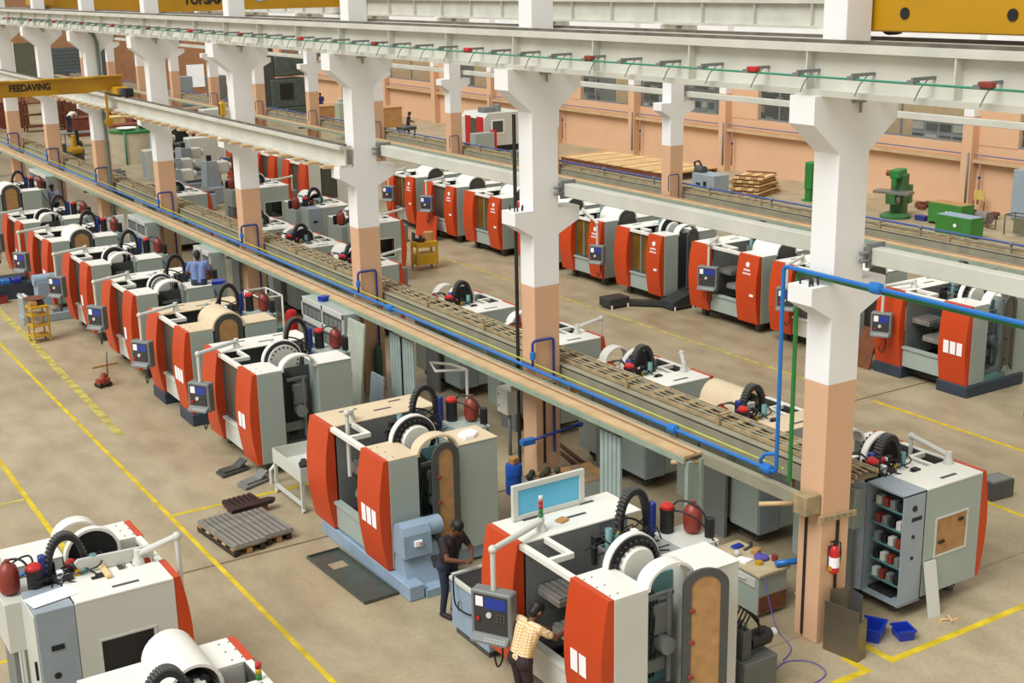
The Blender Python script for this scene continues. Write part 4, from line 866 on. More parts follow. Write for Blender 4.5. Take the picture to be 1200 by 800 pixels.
single('leaning_board', lambda b: b.prism([(0, 0), (.04, 0), (.28, 2.25), (.24, 2.25)], 'y', -.42, .42), mat('pale_green_board', (184, 190, 174), .6), 'pale green board leaning against the drawer rack', 'board', (-1.15, 13.45, 0))
single('leaning_board', lambda b: b.prism([(0, 0), (.04, 0), (.18, 1.2), (.14, 1.2)], 'y', -.3, .3), BGREY, 'short blue grey board leaning beside the pale green one', 'board', (-1.0, 12.6, 0))
ac = thing('compressor', 'teal compressor with red tank and yellow frame behind the machines', 'compressor', (-1.0, 18.0, 0))
part('skid', None, lambda b: b.box(-.4, .6, -.5, .5, 0, .12), CARTY, ac)
part('pump', None, lambda b: (b.cbox(-.35, .1, -.2, .25, .12, 1.2, .03), b.cyl((-.12, .02, 1.2), (-.12, .02, 1.5), .12, n=12)), TEAL, ac)
part('red_tank', None, lambda b: b.lathe([(.05, .3), (.15, .36), (.16, .5), (.16, 1.4), (.12, 1.52), (.03, 1.56)], (.42, 0, 0), 'z', 16), RED, ac)
part('guard', None, lambda b: (b.tube([(-.4, .4, .1), (-.4, .4, 1.5), (-.2, .45, 1.5), (-.2, .45, .1)], .03, 6)), CARTY, ac)
wf2 = thing('tube_rack', 'white tube rack standing behind the compressor', 'stand', (-.7, 19.0, 0))
for px, py in ((-.3, 0), (.3, 0), (-.3, 1.1), (.3, 1.1)): part('leg', 'tr_leg', lambda b: b.cyl((0, 0, 0), (0, 0, 1.7), .025, n=8), WHITE, wf2, (px, py, 0))
part('top_frame', None, lambda b: b.tube([(-.3, 0, 1.7), (.3, 0, 1.7), (.3, 1.1, 1.7), (-.3, 1.1, 1.7), (-.3, 0, 1.7)], .025, 8), WHITE, wf2)
gb = thing('gas_cylinder', 'green gas cylinder beside the third column', 'gas cylinder', (.28, 14.85, 0))
part('bottle', None, lambda b: b.lathe([(.1, 0), (.11, .02), (.11, 1.0), (.09, 1.1), (.04, 1.17), (.03, 1.2)], (0, 0, 0), 'z', 16), mat('bottle_green', (74, 100, 80), .4), gb)
part('valve', None, lambda b: (b.cyl((0, 0, 1.2), (0, 0, 1.3), .02, n=8), b.cyl((-.05, 0, 1.27), (.05, 0, 1.27), .015, n=8)), STEEL, gb)
# --- workbench with junk beside the nearest column
wb = thing('workbench', 'dusty grey green workbench with drawers left of the nearest column', 'workbench', (.12, 1.62, 0), 0)
part('cabinet', None, lambda b: b.cbox(-.3, .3, -.55, .55, .05, .7, .01), GREY, wb)
part('top', None, lambda b: b.cbox(-.33, .33, -.6, .6, .7, .75, .008), mat('dusty_top', (196, 180, 144), .8, var=.12), wb)
part('drawer', None, lambda b: b.cbox(-.32, -.3, -.5, .5, .5, .66, .005), LGREY, wb)
part('drawer_handle', None, lambda b: b.tube([(-.32, -.3, .6), (-.36, -.3, .6), (-.36, .2, .6), (-.32, .2, .6)], .012, 6), LGREY, wb)
part('wood_panel', None, lambda b: b.box(-.28, .28, -.57, -.55, .08, .35), DWOOD, wb)
for i in range(9):
    a_ = random.random() * 6.3; m_ = [PAPER, PBLUE, mat('lilac_cable', (96, 84, 170), .5), CARTY, DGREY, LGREY, CARD, BLUE, DRED][i]
    single(['rag', 'blue_tool', 'cable_coil', 'tape_roll', 'clamp', 'paper_ball', 'carton', 'parts_tray', 'spool'][i],
           [lambda b: b.prism([(-.12, -.08), (.1, -.1), (.14, .06), (-.06, .1)], 'z', 0, .03), lambda b: b.cyl((-.22, -.1, .07), (.22, -.25, .07), .05, n=10), lambda b: b.lathe([(.08, 0), (.12, .02), (.12, .05), (.08, .06)], (0, 0, 0), 'z', 14), lambda b: b.lathe([(.03, 0), (.06, 0), (.06, .05), (.03, .05)], (0, 0, 0), 'z', 12),
            lambda b: (b.box(-.1, .1, -.02, .02, 0, .03), b.box(-.1, -.06, -.02, .02, .03, .1)), lambda b: b.ball((0, 0, .05), .06, 7, 5), lambda b: b.cbox(-.08, .08, -.06, .06, 0, .08), lambda b: b.cbox(-.1, .1, -.06, .06, 0, .04), lambda b: b.cyl((0, 0, 0), (0, 0, .09), .05, n=12)][i], m_,
           ['white rag on the dusty workbench', 'bright blue tube overhanging the dusty workbench', 'lilac cable coil on the dusty workbench', 'yellow tape roll on the dusty workbench', 'dark clamp on the dusty workbench', 'white paper ball on the dusty workbench', 'small carton on the dusty workbench', 'blue parts tray on the dusty workbench', 'dark red spool on the dusty workbench'][i],
           ['cloth', 'tube', 'cable', 'tape', 'clamp', 'paper', 'box', 'tray', 'spool'][i],
           (.12 + [-.16, .3, .12, -.05, .2, -.12, .2, .1, .25][i], 1.5 + [.05, -.3, -.04, -.16, .36, .26, .17, .5, -.2][i], .751), a_ if i != 1 else 0)
hu = thing('hydraulic_unit', 'dark hydraulic pump unit behind the nearest machine', 'pump unit', (-1.75, -.45, 0))
part('tank', None, lambda b: b.cbox(-.3, .3, -.25, .25, 0, .62, .015), mat('unit_grey', (96, 98, 92), .45), hu)
part('motor', None, lambda b: (b.cyl((-.05, 0, .8), (.3, 0, .8), .13, n=14), b.cyl((.3, 0, .8), (.36, 0, .8), .09, n=12)), BLACK, hu)
part('pump_head', None, lambda b: b.cyl((.36, 0, .8), (.46, 0, .8), .06, n=12), LGREY, hu)
part('valve_block', None, lambda b: (b.cbox(-.26, -.1, -.15, .15, .62, 1.05, .01), [b.cyl((-.18, -.1 + .1 * i, 1.05), (-.18, -.1 + .1 * i, 1.16), .025, n=8) for i in range(3)]), DGREY, hu)
part('hoses', None, lambda b: [b.tube([(-.2, -.1 + .07 * i, 1.1), (-.1, -.12 + .07 * i, 1.3), (.05, -.1 + .05 * i, 1.15), (.1 + .05 * i, -.1, .85)], .014, 6) for i in range(4)], BLACK, hu, kind='stuff')
lil = mat('lilac_cable', (96, 84, 170), .5)
single('floor_cable', lambda b: b.tube(smooth_path([(-1.2, -.3, .012), (-.75, -.15, .012), (-.45, -.35, .012), (-.5, -.7, .012), (-.9, -.8, .012), (-1.2, -.6, .012), (-.9, -.9, .012), (-.4, -1.2, .012)]), .009, 6), lil, 'lilac cable curling over the floor beside the nearest column', 'cable')
single('floor_cable', lambda b: b.tube(smooth_path([(-.1, 1.0, .72), (-.12, .9, .4), (-.2, .6, .03), (-.4, .1, .012), (-.75, -.1, .012)]), .009, 6), lil, 'lilac cable hanging from the workbench to the floor', 'cable')
# --- bent sheet guard, blue bins, extinguisher, boxes at the right
sg = thing('sheet_guard', 'bent stainless sheet guard standing against the nearest column', 'sheet metal', (0, 0, 0))
part('front_sheet', None, lambda b: b.prism([(-.02, -.16), (.0, -.15), (.1, -.72), (.08, -.74)], 'z', 0.01, .78), STAIN, sg)
part('return_sheet', None, lambda b: b.prism([(.08, -.74), (.1, -.72), (.3, -.66), (.3, -.69)], 'z', .01, .62), STAIN, sg)
part('back_sheet', None, lambda b: b.prism([(.12, -.12), (.14, -.1), (.44, -.22), (.42, -.25)], 'z', .01, .9), STAIN, sg)
part('side_sheet', None, lambda b: b.prism([(.42, -.25), (.44, -.22), (.4, -.5), (.38, -.5)], 'z', .01, .88), DGREY, sg)
def bin_(label, x, y, rz, sx, sy, h):
    t = thing('parts_bin', label, 'bin', (x, y, 0), rz, 'blue plastic bins on the floor')
    part('shell', None, lambda b: (b.box(-sx, sx, -sy, sy, 0, .015), b.prism([(-sx, 0), (-sx - .02, h), (-sx, h), (-sx + .015, .015)], 'y', -sy, sy), b.prism([(sx, 0), (sx + .02, h), (sx, h), (sx - .015, .015)], 'y', -sy, sy), b.prism([(-sy, 0), (-sy - .02, h), (-sy, h), (-sy + .015, .015)], 'x', -sx, sx), b.prism([(sy, 0), (sy + .02, h * .6), (sy, h * .6), (sy - .015, .015)], 'x', -sx, sx)), BLUE, t)
    part('rim', None, lambda b: (b.box(-sx - .03, -sx, -sy - .03, sy + .03, h - .02, h + .01), b.box(sx, sx + .03, -sy - .03, sy + .03, h - .02, h + .01), b.box(-sx, sx, -sy - .03, -sy, h - .02, h + .01)), BLUE, t)
    return t
bin_('blue plastic bin upright beside the sheet guard', .86, -.3, .5, .2, .15, .2)
b2 = bin_('small blue plastic bin lying on the floor right of the other', 1.22, -.58, 1.2, .13, .11, .16)
fe = thing('fire_extinguisher', 'red fire extinguisher hanging on the nearest column', 'fire extinguisher', (.2, -.09, 1.14))
part('bottle', None, lambda b: b.lathe([(.06, 0), (.075, .02), (.075, .34), (.05, .41), (.025, .43)], (0, 0, 0), 'z', 16), RED, fe)
part('label_band', None, lambda b: b.lathe([(.0765, .1), (.0765, .26)], (0, 0, 0), 'z', 16), PAPER, fe)
part('yellow_label', None, lambda b: b.box(-.08, -.06, -.03, .03, .05, .12), CARTY, fe)
part('head', None, lambda b: (b.cyl((0, 0, .43), (0, 0, .49), .022, n=8), b.box(-.08, .05, -.012, .012, .49, .51)), BLACK, fe)
part('hose', None, lambda b: b.tube([(.02, 0, .47), (.1, -.01, .46), (.12, -.01, .3), (.09, -.02, .14)], .012, 6), BLACK, fe)
part('bracket', None, lambda b: b.box(-.05, .05, .07, .09, .1, .4), DGREY, fe)
bk = thing('block', 'dark grey steel block on the floor beside the open cabinet machine', 'block', (6.88, 2.2, 0), -.08)
part('body', None, lambda b: b.cbox(-.28, .28, -.2, .2, 0, .36, .01), mat('block_dark', (74, 76, 76), .5), bk)
part('top_plate', None, lambda b: b.box(-.24, .24, -.16, .16, .36, .365), MGREY, bk)
single('leaning_board', lambda b: b.prism([(0, 0), (.03, 0), (.2, .86), (.17, .86)], 'x', -.12, .12), LGREY, 'narrow pale board leaning on the open cabinet machine', 'board', (2.12, -.42, 0), -.05)
for i in range(4): single('wood_offcut', lambda b: b.cbox(-.1, .1, -.015, .015, 0, .012), PINE, ['pale wood offcut below the narrow board', 'second wood offcut crossing the first', 'thin wood splinter right of the offcuts', 'small wood chip before the offcuts'][i], 'wood scrap', (2.1 + .06 * i, -.56 - .03 * i, .013 * i if i < 3 else 0), [.3, -.5, 1.0, .1][i])
single('white_litter', lambda b: b.prism([(-.1, -.1), (.12, -.06), (.1, .1), (-.05, .08)], 'z', 0, .02), PAPER, 'white paper litter under the near cabinet', 'paper', (.95, 1.3, 0), .2)
# --- left aisle
yt = thing('tool_trolley', 'yellow three shelf tool trolley in the left aisle', 'trolley', (-5.4, 24.75, 0), .15)
for px in (-.22, .22):
    for py in (-.2, .2): part('post', 'ytp', lambda b: (b.box(-.02, .02, -.02, .02, .08, 1.0), b.cyl((-.02, 0, .05), (.02, 0, .05), .05, n=8)), CARTY, yt, (px, py, 0))
for z in (.15, .45, .75, .98): part('shelf', 'yts', lambda b: b.cbox(-.25, .25, -.23, .23, 0, .05, .006), CARTY, yt, (0, 0, z))
for i, (m_, dx) in enumerate(((CARD, -.1), (BROWNST, .1), (LGREY, -.05))):
    single('parts_box', lambda b: b.cbox(-.1, .1, -.08, .08, 0, .12), m_, ['cardboard box on the yellow trolley', 'dark steel part on the yellow trolley', 'grey box on the lower shelf of the yellow trolley'][i], 'box', (-5.4 + dx, 24.7 + .05 * i, 1.032 if i < 2 else .502))
single('top_ring', lambda b: b.lathe([(.2, 0), (.29, .02), (.29, .05), (.2, .04)], (0, 0, 0), 'z', 16), DWOOD, 'brown ring lying over the edge of the yellow trolley', 'ring', (-5.4, 24.95, 1.16))
jk = thing('trolley_jack', 'small red floor jack with upright handle in the left aisle', 'jack', (-5.15, 19.3, 0), .3)
part('frame', None, lambda b: (b.cbox(-.16, .16, -.1, .1, .05, .22, .02), b.cyl((-.12, -.1, .16), (.1, .1, .25), .08, n=10)), mat('jack_red', (150, 64, 46), .5), jk)
for px in (-.12, .12): part('wheel', 'jkw', lambda b: b.cyl((0, -.13, .06), (0, .13, .06), .06, n=10), BLACK, jk, (px, 0, 0))
part('handle', None, lambda b: b.cyl((.14, 0, .2), (.18, 0, .85), .016, n=8), DGREY, jk)
cv = thing('chip_conveyor', 'grey chip conveyor with rounded motor hood behind the yellow trolley', 'conveyor', (-4.6, 27.1, 0))
part('bed', None, lambda b: (b.cbox(-.8, .95, -.3, .3, 0, .24, .02), b.box(-.75, -.68, -.35, .35, 0, .85)), BGREY, cv)
part('incline', None, lambda b: b.prism([(-.8, .8), (-.6, .85), (.1, .3), (.1, .2), (-.2, .2)], 'y', -.25, .25), LGREY, cv)
part('motor_hood', None, lambda b: (b.prism([(-.3, .5), (.1, .5), (.12, 1.2), (-.26, 1.2)], 'y', -.25, .25), b.cyl((-.34, 0, 1.24), (.3, 0, 1.24), .17, n=16)), LBLUE, cv)
single('steel_bar', lambda b: b.cbox(-.35, .35, -.03, .03, 0, .05), CARD, 'thin wooden bar on the floor by the left row', 'bar', (-4.62, 21.1, 0), .15)
dk = thing('parts_stack', 'dark blue parts pallet at the left edge', 'pallet', (-5.0, 31.0, 0))
part('deck', None, lambda b: b.cbox(-.7, .75, -.5, .5, 0, .5, .02), NAVY, dk)
part('lid', None, lambda b: b.cbox(-.6, .7, -.08, .5, .5, .62, .02), mat('deep_teal', (30, 58, 66), .5), dk)
for i, (dx, m_) in enumerate(((-.42, BLUE), (-.05, PBLUE), (.3, BLUE))): single('parts_bin', lambda b: b.cbox(-.14, .14, -.18, .18, 0, .14, .02), m_, ['left blue bin on the dark pallet at the left edge', 'middle blue bin on the dark pallet at the left edge', 'right blue bin on the dark pallet at the left edge'][i], 'bin', (-5.0 + dx, 30.68, .502))
single('red_crate', lambda b: (b.box(-.2, .2, -.15, .15, 0, .02), b.box(-.2, -.18, -.15, .15, .02, .2), b.box(.18, .2, -.15, .15, .02, .2), b.box(-.18, .18, -.15, -.13, .02, .2), b.box(-.18, .18, .13, .15, .02, .2)), DRED, 'red open crate on the floor at the left edge', 'crate', (-5.35, 30.2, 0))
bb_ = thing('display_board', 'white printed board standing behind the far left machines', 'board', (-1.65, 30.0, 0), .2)
part('board', None, lambda b: b.cbox(-.4, .4, -.02, .02, 1.0, 2.4, .005), PAPER, bb_)
part('stand', None, lambda b: (b.box(-.35, -.3, -.02, .02, 0, 1.0), b.box(.3, .35, -.02, .02, 0, 1.0)), MGREY, bb_)
# --- right aisle
cc = thing('chip_conveyor', 'low dark grey chip conveyor lying in the right aisle', 'conveyor', (0, 0, 0))
part('tail_box', None, lambda b: b.cbox(9.55, 10.3, 18.0, 18.55, .05, .32, .02), mat('conveyor_black', (52, 54, 54), .5), cc)
part('chute', None, lambda b: b.prism([(10.25, 18.05), (11.1, 17.15), (11.25, 17.4), (10.3, 18.4)], 'z', .05, .18), mat('conveyor_black', (52, 54, 54), .5), cc)
part('head_box', None, lambda b: b.prism([(10.95, .05), (12.0, .05), (12.0, .38), (11.6, .45), (11.3, .36), (10.95, .25)], 'y', 16.75, 17.35), mat('conveyor_black', (52, 54, 54), .5), cc)
for (x_, y_) in ((9.6, 18.0), (10.2, 18.0), (11.0, 16.75), (11.7, 16.75)): part('bracket', 'ccb', lambda b: b.box(0, .05, -.02, 0, .0, .12), PAPER, cc, (x_, y_, 0))
oc = thing('tool_cart', 'dark yellow two tier tool cart in the right aisle', 'cart', (7.95, 26.55, 0), -.1)
for px in (-.36, .36):
    for py in (-.25, .25): part('post', 'ocp', lambda b: (b.box(-.03, .03, -.03, .03, .08, .95), b.cyl((-.02, 0, .06), (.02, 0, .06), .06, n=8)), CARTY, oc, (px, py, 0))
part('lower_tray', None, lambda b: b.cbox(-.4, .4, -.29, .29, .18, .55, .01), CARTY, oc)
part('upper_tray', None, lambda b: b.cbox(-.4, .4, -.29, .29, .78, .97, .01), CARTY, oc)
for i in range(3): single(['spool', 'gear_part', 'bracket_part'][i], [lambda b: b.cyl((0, 0, 0), (0, 0, .28), .18, n=14), lambda b: b.lathe([(.1, 0), (.16, .02), (.16, .12), (.05, .14), (.05, .22)], (0, 0, 0), 'z', 12), lambda b: (b.box(-.12, .12, -.08, .08, 0, .08), b.box(-.12, -.06, -.08, .08, .08, .3))][i], [CARD, BROWNST, DGREY][i],
    ['brown spool on the yellow tool cart', 'dark gear on the yellow tool cart', 'dark angle bracket on the yellow tool cart'][i], 'part', (7.95 + [.18, -.2, -.25][i], 26.55 + [.0, -.12, .12][i], .972))
os_ = thing('loose_panel', 'loose orange cover panel standing on the floor before the far row', 'panel', (10.55, 31.3, 0))
part('panel', None, lambda b: b.prism([(0, .02), (.03, .02), (.12, .95), (.09, .95)], 'y', -.85, .75), ORANGE, os_)
part('foot', None, lambda b: b.box(0, .4, -.05, .05, 0, .04), DGREY, os_)
single('dark_sheet', lambda b: b.prism([(0, 0), (.04, 0), (.3, 1.0), (.26, 1.0)], 'y', -.25, .25), DWOOD, 'dark brown sheet leaning left of the papered orange machine', 'board', (11.1, 9.5, 0))
# --- hall beyond the rear columns
gm = thing('milling_machine', 'green knee type milling machine near the far wall', 'machine', (27.9, 23.4, 0), .3)
part('base', None, lambda b: b.lathe([(.62, 0), (.62, .1), (.5, .16), (.42, .2)], (0, 0, 0), 'z', 18), MGREEN, gm)
part('column', None, lambda b: b.cbox(.0, .55, -.28, .28, .1, 1.75, .05), MGREEN, gm)
part('knee', None, lambda b: b.prism([(-.55, .6), (.05, .5), (.05, 1.0), (-.6, 1.0)], 'y', -.2, .2), MGREEN, gm)
part('table', None, lambda b: b.cbox(-.6, .0, -.75, .75, 1.0, 1.12, .01), STEEL, gm)
part('head', None, lambda b: (b.cbox(-.35, .45, -.2, .2, 1.6, 1.95, .04), b.cyl((-.25, 0, 1.3), (-.25, 0, 1.65), .09, n=12)), GREEN, gm)
part('hand_wheel', None, lambda b: b.lathe([(.12, 0), (.15, .01), (.15, .04), (.12, .05)], (-.4, -.3, .8), 'y', 14), STEEL, gm)
part('control_box', None, lambda b: b.cbox(.55, .9, -.3, .35, .5, 1.25, .02), GREEN, gm)
part('motor', None, lambda b: b.cyl((.1, .2, 1.75), (.1, .5, 1.75), .12, n=12), DRED, gm)
single('drum_mill', lambda b: (b.cbox(-.2, .25, -.2, .2, .5, 1.7, .05), b.box(-.15, .2, -.15, .15, .05, .5), b.box(-.25, .3, -.25, .25, 0, .06)), GREEN, 'tall green machine column half hidden by the nearest column', 'machine', (28.1, 28.4, 0))
def gbox(label, x, y, rz, lx, ly, h, top):
    t = thing('coolant_box', label, 'tank', (x, y, 0), rz, 'green coolant boxes')
    part('box', None, lambda b: b.cbox(-lx / 2, lx / 2, -ly / 2, ly / 2, .08, h, .01), mat('bright_green', (60, 128, 54), .45), t)
    part('lid', None, lambda b: b.box(-lx / 2 + .03, lx / 2 - .03, -ly / 2 + .03, ly / 2 - .03, h, h + .01), top, t)
    part('skid', None, lambda b: (b.box(-lx / 2, lx / 2, -ly / 2 + .05, -ly / 2 + .12, 0, .08), b.box(-lx / 2, lx / 2, ly / 2 - .12, ly / 2 - .05, 0, .08)), DGREY, t)
    part('filler_cap', None, lambda b: b.cyl((-lx / 2 - .012, -.1, h * .6), (-lx / 2, -.1, h * .6), .07, n=12), PAPER, t)
gbox('front green coolant box with pale blue lid near the far wall', 26.6, 19.2, 0, .75, 1.6, .8, LBLUE)
gbox('rear green coolant box with dusty lid near the far wall', 28.3, 21.0, 0, .75, 1.6, .85, WOOD)
wc = thing('wall_cabinet', 'blue grey steel cabinet against the far wall at the right edge', 'cabinet', (31.0, 19.3, 0))
part('carcass', None, lambda b: b.cbox(0, .55, -.6, 1.0, .05, 2.0, .01), BGREY, wc)
for y0 in (-.58, .22): part('door', 'wcd', lambda b: b.cbox(-.02, 0, 0, .76, .1, 1.95, .005), BGREY, wc, (0, y0, 0))
part('notice', None, lambda b: b.box(-.03, -.02, -.4, -.1, .3, .6), CARTY, wc)
fc = thing('frame_cart', 'grey tube frame cart with cloth sides at the right edge', 'cart', (28.6, 18.0, 0))
for px in (-.3, .3):
    for py in (-.5, .5): part('post', 'fcp', lambda b: b.cyl((0, 0, 0), (0, 0, .75), .025, n=6), DGREY, fc, (px, py, 0))
part('frame', None, lambda b: b.tube([(-.3, -.5, .75), (.3, -.5, .75), (.3, .5, .75), (-.3, .5, .75), (-.3, -.5, .75)], .025, 6), DGREY, fc)
part('side_cloth', None, lambda b: b.box(-.32, -.3, -.5, .1, .1, .7), mat('olive_cloth', (108, 108, 84), .8), fc)
tf = thing('wheel_frame', 'small dark wheeled frame left of the cloth sided cart', 'frame', (28.7, 19.4, 0))
part('loop', None, lambda b: b.tube([(0, -.2, .05), (0, -.2, .6), (0, .2, .6), (0, .2, .05), (0, -.2, .05)], .025, 6), DGREY, tf)
part('roll', None, lambda b: b.cyl((.3, .3, .35), (.3, .9, .35), .25, n=14), mat('roll_grey', (128, 116, 104), .8), tf)
sgn = thing('sign_stand', 'small yellow sign board against the far wall', 'sign', (31.2, 22.0, 0))
part('board', None, lambda b: b.box(0, .03, -.25, .25, .55, .95), mat('pale_sign_yellow', (206, 178, 96), .6), sgn); part('legs', None, lambda b: (b.box(0, .03, -.28, -.25, 0, .5), b.box(0, .03, .25, .28, 0, .5)), DGREY, sgn)
for i, (y, dx, m_) in enumerate(((24.2, .0, DWOOD), (21.8, -.2, BROWNST), (20.9, 0, DWOOD))):
    single('scrap_pile', lambda b: [b.cbox(-.3 + .15 * j, -.1 + .15 * j, -.4 + .2 * (j % 3), -.1 + .2 * (j % 3), .0 if j % 2 == 0 else .15, .2 + .1 * (j % 2)) for j in range(5)], m_, ['dark scrap heap left of the rear green box', 'rusty scrap heap right of the rear green box', 'brown scrap heap before the blue grey cabinet'][i], 'scrap', (30.3 + dx, y, 0))['kind'] = 'stuff'
single('parts_bin', lambda b: b.cbox(-.15, .15, -.25, .25, 0, .2), DBLUE, 'dark blue bin right of the green mill', 'bin', (28.2, 22.3, 0))
# timber
lpf = thing('plank_platform', 'long pale plank platform on the floor by the far wall', 'platform', (28.2, 41, 0), .03)
part('side_beam', None, lambda b: b.box(-1.55, -1.42, -4.5, 4.3, .02, .34), DWOOD, lpf); part('side_beam', None, lambda b: b.box(1.42, 1.55, -4.5, 4.3, .02, .34), DWOOD, lpf)
for i in range(22): part('plank', 'lpl', lambda b: b.box(-1.6, 1.6, 0, .37, .34, .4), PINE if i % 3 else mat('warm_pine', (206, 160, 104), .7, var=.12), lpf, (0, -4.5 + i * .4, .01 * (i % 2)))
for i in range(3): single('block_part', lambda b: b.cbox(-.2, .2, -.25, .25, 0, .22), [DRED, DRED, PAPER][i], ['red block at the far end of the plank platform', 'red block behind the plank platform', 'white bundle behind the plank platform'][i], 'block', ([30.0, 30.2, 30.2][i], [43.5, 39.2, 38.0][i], 0))
for L_ in range(6):
    bt = thing('board_pack', ['lowest', 'second', 'third', 'fourth', 'fifth', 'topmost'][L_] + ' board pack of the timber stack near the far wall', 'timber', (27.5 + (.1 if L_ % 2 else 0), 31.3, .02 + L_ * .15), .35 + .05 * (L_ % 3), 'timber stack')
    for j in range(5): part('board', ('bpk', L_ > 2), lambda b: b.box(-1.0 if L_ > 2 else -1.25, .8 if L_ > 2 else 1.25, 0, .25, 0, .09), PINE if (j + L_) % 2 else WOOD, bt, (0, -.7 + .28 * j, 0))
    for px in (-.8, .6): part('spacer', 'spc', lambda b: b.box(0, .08, -.7, .68, .09, .15), DWOOD, bt, (px, 0, 0))
single('rolled_mat', lambda b: (b.cyl((-.8, 0, .12), (.8, .3, .12), .12, n=12), b.box(-.8, .8, .0, .9, 0, .04)), mat('mat_brown', (150, 112, 78), .8), 'brown rolled mat behind the timber stack', 'mat', (29.6, 34.0, 0), .4)
gmc = thing('gear_unit', 'grey gearbox unit with black hose right of a rear column', 'machine', (25.6, 32.2, 0))
part('body', None, lambda b: b.cbox(-.4, .5, -.8, .7, .1, 1.0, .02), BGREY, gmc); part('motor', None, lambda b: b.cyl((0, .3, 1.1), (0, .8, 1.1), .2, n=12), DGREY, gmc)
part('hose', None, lambda b: b.tube([(0, .9, 1.0), (0, 1.0, 1.4), (0, .7, 1.5), (0, .4, 1.2)], .05, 6), BLACK, gmc); part('skid', None, lambda b: b.box(-.3, .4, -.7, .6, 0, .1), DGREY, gmc)
part('slot', None, lambda b: (b.box(-.41, -.4, -.3, -.1, .4, .7), b.box(-.41, -.4, .1, .4, .5, .6)), BLACK, gmc)
mtc = thing('motor_set', 'group of black motors on a grey base behind the rear tray', 'motor unit', (22.0, 24.7, 0))
part('base', None, lambda b: b.cbox(-.4, .5, -1.0, .8, 0, .35, .02), MGREY, mtc)
for i in range(3): part('motor', 'mtm', lambda b: (b.cyl((0, -.18, .6), (0, .18, .6), .24, n=14), b.cyl((0, .18, .6), (0, .26, .6), .12, n=10)), BLACK, mtc, (0, -.6 + .55 * i, 0))
part('arch_guard', None, lambda b: b.tube([(0, .2, .35), (0, .25, .9), (0, .55, 1.1), (0, .85, .9), (0, .8, .3)], .05, 6), BLACK, mtc)
single('duct_length', lambda b: (b.cyl((0, -1.2, .3), (0, 1.0, .3), .22, n=14), b.cyl((0, -1.25, .3), (0, -1.2, .3), .26, n=14)), MGREY, 'grey duct length lying behind the rear tray', 'duct', (19.5, 27.3, 0), .1)
# far white lathe
fl_ = thing('turning_center', 'white lathe with red door strips and square window at the far wall', 'machine', (25.6, 51.6, 0))
part('enclosure', None, lambda b: b.prism([(0, .35), (2.9, .35), (2.9, 1.9), (2.6, 2.2), (.25, 2.2), (0, 1.9)], 'y', 0, 2.6), LGREY, fl_)
part('base', None, lambda b: b.box(.1, 2.8, .1, 2.5, 0, .35), BLACK, fl_)
part('window', None, lambda b: b.box(.55, 1.25, -.02, 0, 1.1, 1.75), DGREY, fl_); part('window_frame', None, lambda b: (b.box(.47, 1.33, -.015, 0, 1.02, 1.1), b.box(.47, 1.33, -.015, 0, 1.75, 1.83), b.box(.47, .55, -.015, 0, 1.1, 1.75), b.box(1.25, 1.33, -.015, 0, 1.1, 1.75)), PAPER, fl_)
for y0, y1 in ((.1, .8), (1.5, 2.1)): part('door_strip', None, lambda b: b.box(-.04, 0, y0, y1, .4, 2.0), RED, fl_)
part('door_glass', None, lambda b: b.box(-.03, 0, .8, 1.5, .9, 1.9), GLASS, fl_)
part('control_post', None, lambda b: (b.box(-.1, .2, -.25, -.05, .3, .9)), DGREY, fl_); part('roof_gear', None, lambda b: (b.cbox(.3, 1.0, .5, 1.2, 2.2, 2.5), b.cyl((1.4, .8, 2.2), (1.4, .8, 2.6), .2, n=12)), MGREY, fl_)
fcb = thing('steel_cabinet', 'plain grey cabinet with red edge before the white lathe', 'cabinet', (24.4, 50.6, 0))
part('carcass', None, lambda b: b.cbox(0, 1.25, 0, .6, .05, 1.25, .01), GREY, fcb); part('red_edge', None, lambda b: b.box(1.25, 1.4, 0, .5, .05, 1.35), RED, fcb)
# far goods and crates
def crates(specs, pre):
    for i, (x, y, z, sx, sy, sz, m_, lab) in enumerate(specs):
        t = thing('crate', lab, 'crate', (x, y, z), random.uniform(-.1, .1), pre)
        part('box', None, lambda b: b.cbox(-sx / 2, sx / 2, -sy / 2, sy / 2, 0, sz, .02), m_, t)
        for q in (-.4, 0, .4): part('batten', None, lambda b: b.box(-sx / 2 - .03, -sx / 2, q * sy - .06, q * sy + .06, 0, sz), m_, t)
        part('lid', None, lambda b: b.box(-sx / 2 - .03, sx / 2 + .03, -sy / 2 - .03, sy / 2 + .03, sz, sz + .04), m_, t)
BRICK = mat('rust_brown', (128, 66, 44), .8, var=.2)
crates([(6.0, 86, 0, 4, 2, 1.8, BRICK, 'rust brown crate behind the left edge column'), (11.5, 84, 0, 5, 2, 2.4, DWOOD, 'long dark crate behind the seventh column'), (9.5, 77, 0, 1.6, 1.4, 1.2, BRICK, 'square rust crate right of the bending man'),
        (13.2, 73, 0, 3.2, 1.6, 1.3, BRICK, 'low rust crate beside the red machine cover'), (12.5, 79, 0, 3, 1.5, .9, PINE, 'pale low crate behind the rust crates'), (13.5, 58.5, 0, 2.4, 1.2, 1.2, CARD, 'carton crate under the lower runway beam'),
        (14.0, 63, 0, 2.2, 1.4, 1.5, DWOOD, 'dark crate left of the fifth column gap'), (24.4, 70, 0, 2.6, 1.6, 1.5, CARD, 'large carton crate before the far wall'), (24.0, 66.5, 0, 1.6, 1.2, .9, PINE, 'pine crate before the large carton crate'), (27.5, 68, 0, 2.0, 1.6, 1.3, CARD, 'carton crate right of the large one')], 'crates at the far end')
vt = thing('round_tank', 'big beige round tank with green rim seen between two columns', 'tank', (8.6, 61.5, 0))
part('shell', None, lambda b: b.lathe([(1.5, 0), (1.5, 1.75)], (0, 0, 0), 'z', 28), mat('tank_beige', (198, 188, 160), .6), vt)
